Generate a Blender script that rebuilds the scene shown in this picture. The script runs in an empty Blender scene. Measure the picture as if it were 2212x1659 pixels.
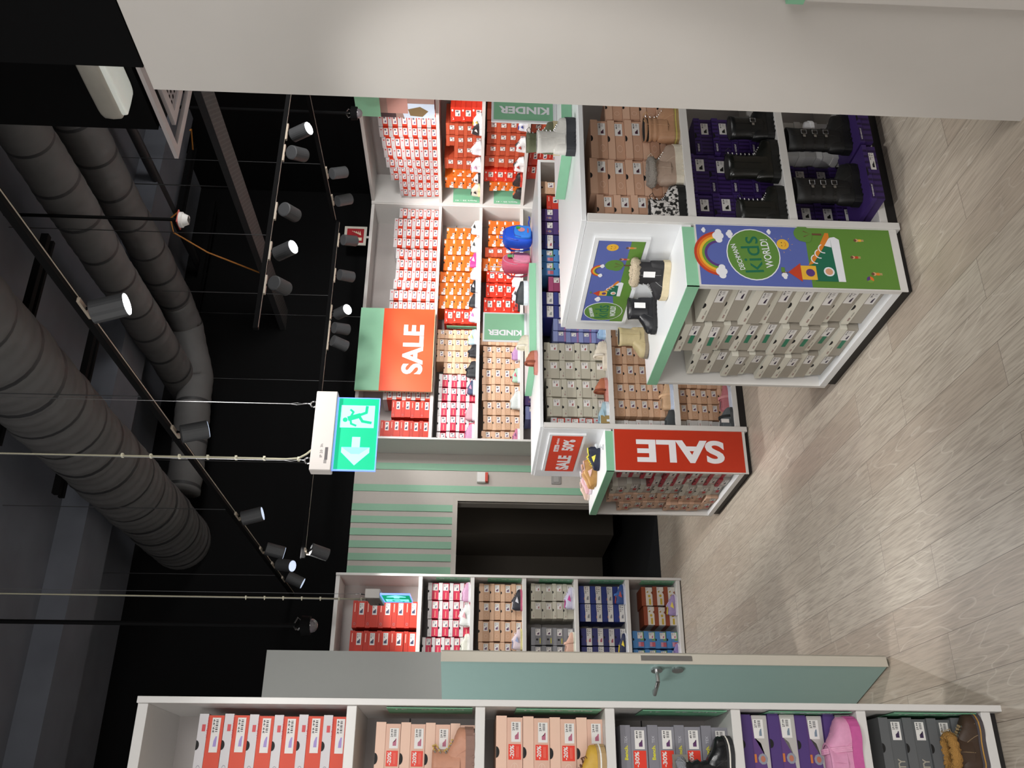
import bpy, bmesh, math, random
from mathutils import Vector, Matrix, noise
random.seed(7)
C=bpy.context.scene.collection
scene=bpy.context.scene
R=math.radians
# ---------------------------------------------------------------- camera (the photograph lies on its side: world up points to image left)
cam=bpy.data.cameras.new('camera'); co=bpy.data.objects.new('camera',cam); C.objects.link(co)
cam.sensor_fit='HORIZONTAL'; cam.sensor_width=36; cam.lens=36*2002.84/2212
YAW,PIT,ROL=0.4505052,-0.0401062,-0.0244840
_f=Vector((math.sin(YAW)*math.cos(PIT),math.cos(YAW)*math.cos(PIT),math.sin(PIT)))
_r=Vector((math.cos(YAW),-math.sin(YAW),0)); _d=_f.cross(_r)
if _d.z>0: _d=-_d
_r2=_r*math.cos(ROL)+_d*math.sin(ROL); _d2=-_r*math.sin(ROL)+_d*math.cos(ROL)
m=Matrix((( _d2.x,_r2.x,-_f.x,0),(_d2.y,_r2.y,-_f.y,0),(_d2.z,_r2.z,-_f.z,1.9),(0,0,0,1)))
co.matrix_world=m
cam.clip_start=0.02; cam.clip_end=80
scene.camera=co
# ---------------------------------------------------------------- world, exposure
w=bpy.data.worlds.new('world'); scene.world=w; w.use_nodes=True
bg=w.node_tree.nodes['Background']; bg.inputs[0].default_value=(0.9,0.95,1,1); bg.inputs[1].default_value=0.05
vs=scene.view_settings; vs.view_transform='Standard'; vs.look='None'; vs.gamma=1; vs.use_curve_mapping=False
scene.display_settings.display_device='sRGB'
vs.exposure=0.0
# ---------------------------------------------------------------- unseen fill lights, added to brighten the panel, door, racks and floor
def area(name,loc,target,size,power,col=(1,.98,.955),sy=None,spread=180):
    l=bpy.data.lights.new(name,'AREA'); l.energy=power; l.color=col; l.size=size
    if sy: l.shape='RECTANGLE'; l.size_y=sy
    l.spread=R(spread)
    o=bpy.data.objects.new(name,l); C.objects.link(o); o.location=loc
    o.rotation_euler=(Vector(target)-Vector(loc)).to_track_quat('-Z','Y').to_euler(); return o
def spot(name,loc,target,power,ang=50,blend=.35,rad=.04,col=(1,.98,.95)):
    l=bpy.data.lights.new(name,'SPOT'); l.energy=power; l.color=col; l.spot_size=R(ang); l.spot_blend=blend; l.shadow_soft_size=rad
    o=bpy.data.objects.new(name,l); C.objects.link(o); o.location=loc
    o.rotation_euler=(Vector(target)-Vector(loc)).to_track_quat('-Z','Y').to_euler(); return o
area('fill_light',(-2.9,-.8,1.5),(2.2,2.2,.9),2.6,120,sy=2.4)
area('fill_light',(-1.5,4.6,3.4),(1.2,5.0,.5),1.2,55,sy=1.2)
area('fill_light',(.6,-2.6,3.6),(1.6,4.6,.2),2.4,150,sy=2.2)
area('fill_light',(4.6,2.0,3.6),(3.4,4.2,0.8),1.2,24,sy=1.0)
area('fill_light',(5.2,2.2,3.25),(4.9,8.6,2.5),.9,42,sy=.7,spread=80)
area('corridor_fill',(2.4,10.6,2.5),(2.4,10.6,0),.8,3)  # weak fill added to lift the dark corridor, no fitting there
# ---------------------------------------------------------------- materials
def lin(c):
    if isinstance(c,str):
        c=c.lstrip('#'); c=[int(c[i:i+2],16)/255 for i in (0,2,4)]
        c=[(x/12.92 if x<=.04045 else ((x+.055)/1.055)**2.4) for x in c]
    return (c[0],c[1],c[2],1)
MATS={}
def mat(col,rough=.5,metal=0,name=None,var=.06,bump=0,scale=30,spec=.5,emit=0,coat=0):
    key=name or f"{col}_{rough}_{metal}_{bump}_{emit}"
    if key in MATS: return MATS[key]
    mt=bpy.data.materials.new(key); mt.use_nodes=True; nt=mt.node_tree; b=nt.nodes['Principled BSDF']
    c=lin(col); b.inputs['Roughness'].default_value=rough; b.inputs['Metallic'].default_value=metal
    b.inputs['Specular IOR Level'].default_value=spec; b.inputs['Coat Weight'].default_value=coat
    if emit:
        b.inputs['Emission Color'].default_value=c; b.inputs['Emission Strength'].default_value=emit
    tc=nt.nodes.new('ShaderNodeTexCoord'); nz=nt.nodes.new('ShaderNodeTexNoise'); nz.inputs['Scale'].default_value=scale; nz.inputs['Detail'].default_value=4
    nt.links.new(tc.outputs['Object'],nz.inputs['Vector'])
    mx=nt.nodes.new('ShaderNodeMix'); mx.data_type='RGBA'
    mx.inputs['A'].default_value=tuple(max(0,x*(1-var)) for x in c[:3])+(1,); mx.inputs['B'].default_value=tuple(min(1,x*(1+var)) for x in c[:3])+(1,)
    nt.links.new(nz.outputs['Fac'],mx.inputs['Factor']); nt.links.new(mx.outputs['Result'],b.inputs['Base Color'])
    if bump:
        bp=nt.nodes.new('ShaderNodeBump'); bp.inputs['Strength'].default_value=bump; bp.inputs['Distance'].default_value=.01
        nt.links.new(nz.outputs['Fac'],bp.inputs['Height']); nt.links.new(bp.outputs['Normal'],b.inputs['Normal'])
    MATS[key]=mt; return mt
WHITE=mat('#d9d7d4',.38,name='white laminate',var=.02)
SIDE=mat('#d6d1cb',.45,name='side laminate',var=.03,scale=6)
SHELFBACK=mat('#a9a3a0',.5,name='grey back panel',var=.03)
SLAB=mat('#e6e8ea',.36,name='glossy white top',var=.01)
MINT=mat('#8fc9a5',.5,name='mint green strip',var=.03)
MINTD=mat('#86b498',.55,name='mint paint',var=.03)
BLACK=mat('#060607',.85,name='black paint',var=.1,spec=.15)
CEIL=mat('#5d6068',.85,name='dark ceiling paint',var=.25,scale=3)
DUCT=mat('#575656',.75,name='dark grey duct wrap',var=.25,scale=5,bump=.5)
PIPE=mat('#2c2c2e',.6,name='dark pipe',var=.2)
PLINTH=mat('#1c1a1b',.5,name='black plinth')
STEEL=mat('#b9b9ba',.28,1,name='brushed steel')
CHROME=mat('#d8d8da',.15,1,name='chrome')
DARK=mat('#0c0b0c',.7,name='hole black')
PAPER=mat('#e2dfdc',.6,name='white paper',var=.02)
INK=mat('#26232a',.6,name='print ink')
REDP=mat('#e0341c',.5,name='red print',var=.03)
# ---------------------------------------------------------------- helpers
def new(name,bm,mats,parent=None,smooth=False,loc=None,rot=None):
    me=bpy.data.meshes.new(name); 
    bm.normal_update(); bm.to_mesh(me); bm.free()
    for x in (mats if isinstance(mats,(list,tuple)) else [mats]): me.materials.append(x)
    if smooth:
        for p in me.polygons: p.use_smooth=True
    o=bpy.data.objects.new(name,me); C.objects.link(o)
    if parent: o.parent=parent
    if loc is not None: o.location=loc
    if rot is not None: o.rotation_euler=rot
    return o
def tag(o,label,cat,group=None,kind=None):
    if label: o['label']=label
    if cat: o['category']=cat
    if group: o['group']=group
    if kind: o['kind']=kind
    return o
def struct(o): o['kind']='structure'; return o
def empty(name,loc=(0,0,0),rz=0):
    o=bpy.data.objects.new(name,None); C.objects.link(o); o.location=loc; o.rotation_euler=(0,0,rz); o.empty_display_size=.05; return o
def box(bm,x0,x1,y0,y1,z0,z1,mi=0,bev=0):
    x0,x1=min(x0,x1),max(x0,x1); y0,y1=min(y0,y1),max(y0,y1); z0,z1=min(z0,z1),max(z0,z1)
    v=[bm.verts.new(p) for p in ((x0,y0,z0),(x1,y0,z0),(x1,y1,z0),(x0,y1,z0),(x0,y0,z1),(x1,y0,z1),(x1,y1,z1),(x0,y1,z1))]
    fs=[bm.faces.new([v[i] for i in q]) for q in ((0,3,2,1),(4,5,6,7),(0,1,5,4),(1,2,6,5),(2,3,7,6),(3,0,4,7))]
    for f in fs: f.material_index=mi
    if bev:
        es=list({e for f in fs for e in f.edges})
        r=bmesh.ops.bevel(bm,geom=es,offset=bev,segments=1,affect='EDGES')
        for f in r['faces']: f.material_index=mi
    return v
def BM(): return bmesh.new()
def bx(x0,x1,y0,y1,z0,z1,bev=0):
    b=BM(); box(b,x0,x1,y0,y1,z0,z1,0,bev); return b
def frame(p,q):
    d=(Vector(q)-Vector(p)); L=d.length; d.normalize()
    return d.to_track_quat('Z','Y').to_matrix().to_4x4(),L
def tube(bm,pts,r,n=10,mi=0,cap=True,radii=None):
    pts=[Vector(p) for p in pts]; rings=[]
    for i,p in enumerate(pts):
        d=(pts[min(i+1,len(pts)-1)]-pts[max(i-1,0)]).normalized()
        u=d.cross(Vector((0,0,1)));
        if u.length<.02: u=d.cross(Vector((1,0,0)))
        u.normalize(); v=d.cross(u); rr=radii[i] if radii else r
        rings.append([bm.verts.new(p+(u*math.cos(2*math.pi*k/n)+v*math.sin(2*math.pi*k/n))*rr) for k in range(n)])
    for a,b in zip(rings,rings[1:]):
        for k in range(n):
            f=bm.faces.new((a[k],a[(k+1)%n],b[(k+1)%n],b[k])); f.material_index=mi
    if cap:
        f=bm.faces.new(rings[0][::-1]); f.material_index=mi; f=bm.faces.new(rings[-1]); f.material_index=mi
    return rings
def quad(bm,x0,x1,z0,z1,y,mi=0):
    f=bm.faces.new([bm.verts.new(p) for p in ((x0,y,z0),(x1,y,z0),(x1,y,z1),(x0,y,z1))]); f.material_index=mi
def poly(bm,pts,y,mi=0):
    # pts counter-clockwise in (x,z), seen from -y
    a=sum(pts[i][0]*pts[(i+1)%len(pts)][1]-pts[(i+1)%len(pts)][0]*pts[i][1] for i in range(len(pts)))
    if a<0: pts=pts[::-1]
    f=bm.faces.new([bm.verts.new((p[0],y,p[1])) for p in pts]); f.material_index=mi
    if len(pts)>4: bmesh.ops.triangulate(bm,faces=[f])
def disc(bm,cx,cz,r,y,mi=0,n=20,a0=0,a1=360,rz=None):
    rz=rz or r
    pts=[(cx+r*math.cos(R(a0+(a1-a0)*k/n)),cz+rz*math.sin(R(a0+(a1-a0)*k/n))) for k in range(n+(0 if a1-a0>=360 else 1))]
    poly(bm,pts,y,mi)
def arcband(bm,cx,cz,r0,r1,a0,a1,y,mi=0,n=16):
    for k in range(n):
        t0,t1=R(a0+(a1-a0)*k/n),R(a0+(a1-a0)*(k+1)/n)
        poly(bm,[(cx+r0*math.cos(t0),cz+r0*math.sin(t0)),(cx+r1*math.cos(t0),cz+r1*math.sin(t0)),(cx+r1*math.cos(t1),cz+r1*math.sin(t1)),(cx+r0*math.cos(t1),cz+r0*math.sin(t1))],y,mi)
_TX={}
def text_tris(s,bold=0.0,res=3):
    k=(s,bold,res)
    if k in _TX: return _TX[k]
    cu=bpy.data.curves.new('t','FONT'); cu.body=s; cu.size=1; cu.offset=bold; cu.resolution_u=res; cu.align_x='CENTER'; cu.align_y='CENTER'
    o=bpy.data.objects.new('t',cu); C.objects.link(o)
    dg=bpy.context.evaluated_depsgraph_get(); me=bpy.data.meshes.new_from_object(o.evaluated_get(dg))
    vs_=[tuple(v.co) for v in me.vertices]; fs=[tuple(p.vertices) for p in me.polygons]
    xs=[v[0] for v in vs_]; ys=[v[1] for v in vs_]
    cx,cy=(min(xs)+max(xs))/2,(min(ys)+max(ys))/2; W,H=max(xs)-min(xs),max(ys)-min(ys)
    vs_=[((v[0]-cx)/W,(v[1]-cy)/H) for v in vs_]
    bpy.data.objects.remove(o); bpy.data.curves.remove(cu); bpy.data.meshes.remove(me)
    _TX[k]=(vs_,fs,W/H); return _TX[k]
def text(bm,s,cx,cz,W,H,y,mi=0,rot=0,bold=0.0,res=3):
    """text filling W x H, centred at cx,cz, turned by rot degrees"""
    v,f,_=text_tris(s,bold,res); c,sn=math.cos(R(rot)),math.sin(R(rot))
    vv=[bm.verts.new((cx+(p[0]*W*c-p[1]*H*sn),y,cz+(p[0]*W*sn+p[1]*H*c))) for p in v]
    for q in f:
        try: g=bm.faces.new([vv[i] for i in q]); g.material_index=mi
        except ValueError: pass
ORD=['first','second','third','fourth','fifth','sixth','seventh','eighth','ninth','tenth','eleventh','twelfth','thirteenth','fourteenth','fifteenth','sixteenth','seventeenth','eighteenth']
ZT=[2.355,1.893,1.43,.966,.506,.044]
# ================================================================= SETTING
def floor_mat():
    mt=bpy.data.materials.new('greige wood plank floor'); mt.use_nodes=True; nt=mt.node_tree; N=nt.nodes; L=nt.links; b=N['Principled BSDF']
    tc=N.new('ShaderNodeTexCoord')
    mp=N.new('ShaderNodeMapping'); mp.inputs['Rotation'].default_value=(0,0,R(90)); L.new(tc.outputs['Object'],mp.inputs[0])
    br=N.new('ShaderNodeTexBrick'); br.inputs['Scale'].default_value=1; br.inputs['Brick Width'].default_value=1.22; br.inputs['Row Height'].default_value=.18
    br.inputs['Mortar Size'].default_value=.0012; br.inputs['Mortar Smooth'].default_value=.1; br.offset=.37; br.inputs['Color1'].default_value=(0,0,0,1); br.inputs['Color2'].default_value=(1,1,1,1); br.inputs['Mortar'].default_value=(.5,.5,.5,1)
    L.new(mp.outputs[0],br.inputs['Vector'])
    # per plank shift of the grain
    sc=N.new('ShaderNodeVectorMath'); sc.operation='SCALE'; sc.inputs['Scale'].default_value=37; L.new(br.outputs['Color'],sc.inputs[0])
    ad=N.new('ShaderNodeVectorMath'); ad.operation='ADD'; L.new(tc.outputs['Object'],ad.inputs[0]); L.new(sc.outputs[0],ad.inputs[1])
    m2=N.new('ShaderNodeMapping'); m2.inputs['Scale'].default_value=(4.6,.62,1); L.new(ad.outputs[0],m2.inputs[0])
    n1=N.new('ShaderNodeTexNoise'); n1.inputs['Scale'].default_value=1.5; n1.inputs['Detail'].default_value=1.5; L.new(m2.outputs[0],n1.inputs['Vector'])
    mul=N.new('ShaderNodeMath'); mul.operation='MULTIPLY'; mul.inputs[1].default_value=13; L.new(n1.outputs['Fac'],mul.inputs[0])
    fr=N.new('ShaderNodeMath'); fr.operation='FRACT'; L.new(mul.outputs[0],fr.inputs[0])
    rp=N.new('ShaderNodeValToRGB'); e=rp.color_ramp.elements; e[0].position=.0; e[0].color=(.15,.15,.15,1); e[1].position=1; e[1].color=(.2,.2,.2,1)
    x=e.new(.80); x.color=(.25,.25,.25,1); x=e.new(.91); x.color=(1,1,1,1); x=e.new(.95); x.color=(.3,.3,.3,1)
    L.new(fr.outputs[0],rp.inputs[0])
    m3=N.new('ShaderNodeMapping'); m3.inputs['Scale'].default_value=(60,3,1); L.new(ad.outputs[0],m3.inputs[0])
    n2=N.new('ShaderNodeTexNoise'); n2.inputs['Scale'].default_value=2.2; n2.inputs['Detail'].default_value=6; L.new(m3.outputs[0],n2.inputs['Vector'])
    base=N.new('ShaderNodeMix'); base.data_type='RGBA'; base.inputs['A'].default_value=lin('#b5a696'); base.inputs['B'].default_value=lin('#c9bfb0'); L.new(br.outputs['Color'],base.inputs['Factor'])
    g=N.new('ShaderNodeMix'); g.data_type='RGBA'; g.inputs['B'].default_value=lin('#9d9082'); L.new(base.outputs['Result'],g.inputs['A'])
    cr=N.new('ShaderNodeMapRange'); cr.inputs['From Min'].default_value=.42; cr.inputs['From Max'].default_value=.7; cr.inputs['To Max'].default_value=.85; L.new(n2.outputs['Fac'],cr.inputs['Value']); L.new(cr.outputs[0],g.inputs['Factor'])
    g2=N.new('ShaderNodeMix'); g2.data_type='RGBA'; g2.inputs['B'].default_value=lin('#ddd5c8'); L.new(g.outputs['Result'],g2.inputs['A'])
    mr=N.new('ShaderNodeMapRange'); mr.inputs['From Min'].default_value=.3; mr.inputs['From Max'].default_value=1; mr.inputs['To Max'].default_value=.55; L.new(rp.outputs[0],mr.inputs['Value'])
    nm=N.new('ShaderNodeTexNoise'); nm.inputs['Scale'].default_value=1.1; nm.inputs['Detail'].default_value=2; L.new(ad.outputs[0],nm.inputs['Vector'])
    mm=N.new('ShaderNodeMapRange'); mm.inputs['From Min'].default_value=.40; mm.inputs['From Max'].default_value=.62; mm.inputs['To Min'].default_value=.12; L.new(nm.outputs['Fac'],mm.inputs['Value'])
    mq=N.new('ShaderNodeMath'); mq.operation='MULTIPLY'; L.new(mr.outputs[0],mq.inputs[0]); L.new(mm.outputs[0],mq.inputs[1]); L.new(mq.outputs[0],g2.inputs['Factor'])
    g3=N.new('ShaderNodeMix'); g3.data_type='RGBA'; g3.inputs['B'].default_value=lin('#786d62'); L.new(g2.outputs['Result'],g3.inputs['A']); L.new(br.outputs['Fac'],g3.inputs['Factor'])
    L.new(g3.outputs['Result'],b.inputs['Base Color']); b.inputs['Roughness'].default_value=.42
    bp=N.new('ShaderNodeBump'); bp.inputs['Strength'].default_value=.12; bp.inputs['Distance'].default_value=.004; L.new(n2.outputs['Fac'],bp.inputs['Height']); L.new(bp.outputs[0],b.inputs['Normal'])
    return mt
struct(new('floor',bx(-3.2,6.9,-3,9.06,-.08,0),floor_mat()))
struct(new('ceiling',bx(-3.2,6.9,-3,16,5.2,5.3),CEIL))
CORR=mat('#6a6258',.7,name='corridor wall paint',var=.08,scale=2)
CORRF=mat('#16181a',.55,name='dark corridor floor',var=.1)
# back wall: black above, opening to the corridor
b=BM(); DX0,DX1,DZ=1.75,3.03,2.045
box(b,-3.2,DX0,9.06,9.2,0,5.2); box(b,DX1,6.9,9.06,9.2,0,5.2); box(b,DX0,DX1,9.06,9.2,DZ,5.2)
struct(new('wall_back',b,BLACK))
struct(new('wall_right',bx(6.86,6.95,-3,9.06,0,5.2),BLACK))
struct(new('wall_left',bx(-3.3,-3.2,-3,9.2,0,5.2),BLACK))
# white cladding of the back wall beside and above the opening, mint stripes on it
b=BM(); box(b,.9,DX0,9.045,9.06,0,3.11); box(b,DX1,3.62,9.045,9.06,0,3.11); box(b,DX0,DX1,9.045,9.06,DZ,3.11)
struct(new('trim_1',b,mat('#b9b2ab',.6,name='white wall cladding',var=.03)))
b=BM()
for x0,x1 in ((3.362,3.433),(3.122,3.196)): box(b,x0,x1,9.036,9.045,0,3.11)
for k in range(9):
    x0=2.984-.128*k; box(b,x0-.062,x0+.004,9.036,9.045,DZ+.02,3.11)
    if k<8: box(b,x0-.068,x0-.062,9.033,9.045,DZ+.02,3.11)
struct(new('trim_2',b,MINTD))
b=BM(); FW=.05
box(b,DX1-.0,DX1+FW,9.02,9.06,0,DZ+FW); box(b,DX0,DX1,9.02,9.06,DZ,DZ+FW); box(b,DX0-FW,DX0,9.02,9.06,0,DZ+FW)
box(b,DX1-.01,DX1,9.06,9.2,0,DZ); 
struct(new('trim_3',b,mat('#b5afa6',.5,name='door frame paint',var=.02)))
# corridor behind
struct(new('wall_corridor',(lambda b:(box(b,3.75,3.83,9.2,12.9,0,2.6),box(b,1.0,3.75,12.25,12.35,.12,2.6),box(b,.9,1.0,9.2,12.9,0,2.6),box(b,3.35,3.75,11.2,12.25,.12,2.6),b)[-1])(BM()),CORR))
struct(new('ceiling_corridor',bx(.9,3.83,9.2,12.9,2.6,2.68),CORR))
struct(new('floor_corridor',bx(.9,3.83,9.06,12.9,-.08,0),CORRF))
struct(new('baseboard_corridor',bx(1.0,3.75,12.2,12.25,0,.12),BLACK))
# white partition with the open door beside the nearest rack
struct(new('wall_partition',bx(-.9,.915,5.40,5.50,0,3.03),mat('#a2a4a1',.5,name='partition paint',var=.02)))
# black bulkhead above the white end panel
struct(new('ceiling_bulkhead',bx(2.27,2.95,.2,2.36,3.02,5.2),BLACK))
struct(new('ceiling_duct_box',bx(3.17,4.2,2.3,3.72,3.52,4.6),BLACK))
# ceiling beams running across
b=BM()
for y in (7.3,10.6,13.2): box(b,-3.2,6.9,y,y+.55,4.98,5.2)
struct(new('trim_ceiling',b,CEIL))
# ---- open door leaf
DM=mat('#96b6b1',.35,name='mint door leaf',var=.02)
DE=mat('#c9c3b6',.5,name='door edge',var=.02)
dt=empty('door_1',(.72,4.235,0),R(105)); struct(dt)
new('door_leaf',bx(0,.92,0,.040,.012,2.02),DM,dt)
b=BM(); box(b,-.004,0,-.006,.046,.012,2.02); box(b,-.004,.92,-.006,0,.012,2.02)
new('door_edge',b,DE,dt)
lp=new('lock_plate',bx(-.0065,-.004,.008,.032,.90,1.13,.0),STEEL,dt); lp['label']='worn steel lock plate'
b=BM(); tube(b,[(.065,.040,1.05),(.065,.10,1.05)],.009); tube(b,[(.065,.098,1.05),(.10,.105,1.05),(.19,.105,1.045),(.20,.085,1.044)],.0095,12)
tube(b,[(.065,.040,1.05),(.065,.050,1.05)],.026,20); 
new('door_handle',b,STEEL,dt,smooth=False)
b=BM(); tube(b,[(.065,.040,.955),(.065,.048,.955)],.026,20); new('lock_rosette',b,STEEL,dt)

# ================================================================= RACKS
def rack(name,label,loc,rz,L,depth,H,shelves,group=None,bays=(),open_ends=(True,True),plinth=True,th=.022):
    """front plane y=0, runs x 0..L, depth to +y"""
    t=empty(name,loc,rz); tag(t,label,'shelf rack',group)
    new('side_panel',bx(0,th,-.012,depth,0,H,.001),WHITE,t); new('side_panel',bx(L-th,L,-.012,depth,0,H,.001),WHITE,t)
    new('top_panel',bx(th,L-th,.005,depth,H-.035,H,.001),WHITE,t)
    new('back_panel',bx(th,L-th,depth-.018,depth,.03,H-.035),SHELFBACK,t)
    for z in shelves:
        new('shelf',bx(th,L-th,.004,depth-.02,z-.034,z,.0015),WHITE,t)
    if plinth: new('plinth',bx(th,L-th,.04,.06,0,shelves[-1]-.034),PLINTH,t)
    for x in bays: new('shelf_joint',bx(x-.0015,x+.0015,.0035,.005,shelves[0]-.034,shelves[0]-.001),SHELFBACK,t)
    b=BM()
    for z in shelves[:-1]:
        box(b,th,L-th,depth-.021,depth-.018,z-.2,z-.195); 
    new('back_groove',b,PLINTH,t)
    return t
rack('shoe_rack','tall white rack against the back wall, behind the hanging sale sign',(3.54,8.65,0),0,2.89,.39,3.12,ZT)
rack('shoe_rack','tall white rack meeting the back rack in the room corner',(6.43,8.648,0),R(-90),3.1,.40,3.12,ZT)
rack('shoe_rack','tall white rack between the mint door and the dark doorway',(.95,8.22,0),0,1.12,.40,3.09,ZT)
NZ=[2.315,1.87,1.417,.971,.522,.07]
rack('shoe_rack','tall white rack with grey and purple boxes, in front of the mint door',(-.75,3.40,0),0,1.165,.42,3.03,NZ)
# tall white end panel of a rack, with the end of its low display unit
t=empty('end_panel',(2.264,1.0,0)); tag(t,'tall plain white rack end panel standing beside the boot gondola','panel')
new('panel',bx(0,.03,0,1.454,0,3.013,.001),SIDE,t)
new('rack_back',bx(.03,.5,.05,1.41,.1,2.99),WHITE,t)
t=empty('display_unit',(2.235,1.15,0)); tag(t,'edge of a low white display unit against the tall white end panel','display unit')
new('cabinet',bx(0,.028,0,.80,.06,.945),SIDE,t); new('edge_strip',bx(-.004,.028,.0,.81,.947,1.0),MINT,t)

# ---- gondolas
def gondola(label,X0,X1,XE,Y0,Y1,panel_maker,yb,strip):
    """X0 end-cap front, X1 post, XE right end"""
    H=1.445; SZ=[.96,.500,.088]
    t=empty('display_gondola',(X0,Y0,0)); tag(t,label,'gondola')
    W=X1-X0; D=Y1-Y0; E=XE-X0
    new('top_slab',bx(W,E,0,D,H-.024,H,.002),SLAB,t)
    new('end_post',bx(W-.006,W+.03,-.016,D,.012,H-.026,.001),WHITE,t)
    new('side_panel',bx(E-.025,E,0,D,.0,H-.024),WHITE,t)
    new('divider',bx(W+.03,E-.025,D/2-.01,D/2+.01,.06,H-.024),SHELFBACK,t)
    for z in SZ: new('shelf',bx(W+.03,E-.025,.002,D-.002,z-.036,z,.0015),WHITE,t)
    new('plinth',bx(.016,E-.04,.016,D-.016,0,.052),PLINTH,t)
    # end cap: top shelf with mint strip, cheeks, floor
    new('display_shelf',bx(.0,W-.006,0,D,.955,1.0,.001),SLAB,t)
    b=BM(); box(b,-.004,0,-.004,D+.004,.945,.998); box(b,-.004,W-.02,-.004,0,.945,.998)
    new('edge_strip',b,MINT,t)
    new('cheek_panel',bx(0,W-.03,.0,.022,.053,.945,.001),WHITE,t); new('cheek_panel',bx(0,W-.03,D-.022,D,.053,.945,.001),WHITE,t)
    new('cap_floor',bx(0,W-.006,.022,D-.022,.053,.088,.001),SLAB,t)
    new('cap_back',bx(W-.03,W-.006,.022,D-.022,.088,.945),SHELFBACK,t)
    # display wall above the end cap with its picture frame
    dw=new('display_wall',bx(W-.008,W-.006+.004,0,D,1.0,H-.024),SLAB,t)
    fz0,fz1,fy0,fy1=1.115,1.372,(yb[0]-Y0),(yb[1]-Y0)
    b=BM()
    box(b,W-.022,W-.008,fy0-.02,fy0,fz0,fz1); box(b,W-.022,W-.008,fy1,fy1+.02,fz0,fz1); box(b,W-.022,W-.008,fy0,fy1,fz0-.0,fz0+.02); box(b,W-.022,W-.008,fy0,fy1,fz1-.02,fz1)
    new('picture_frame',b,SLAB,dw)
    return t,W,(fy0,fy1,fz0+.02,fz1-.02)
KG,KW,KF=gondola('low white gondola of boots with the blue and green kids poster on its end cap',2.12,2.445,4.3,3.37,4.34,None,(3.49,4.22),'kids')
SG,SW,SF=gondola('low white gondola of slippers with the red sale panel on its end cap',2.195,2.505,4.815,5.845,6.795,None,(5.945,6.64),'sale')
def riser(label,X0,X1,Y0,Y1):
    t=empty('riser',(X0,Y0,1.445)); tag(t,label,'display riser'); L_,D_=X1-X0,Y1-Y0
    new('platform',bx(0,L_,0,D_,.0,.054,.001),SLAB,t)
    b=BM(); box(b,-.003,L_,-.003,0,.002,.054); box(b,-.003,0,0,D_,.002,.054); new('edge_strip',b,MINT,t)
riser('white riser with mint edge on the boot gondola, under the green boot',3.02,3.9,3.59,3.98)
riser('white riser with mint edge on the slipper gondola, in front of the back rack',3.14,4.01,6.11,6.70)
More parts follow.
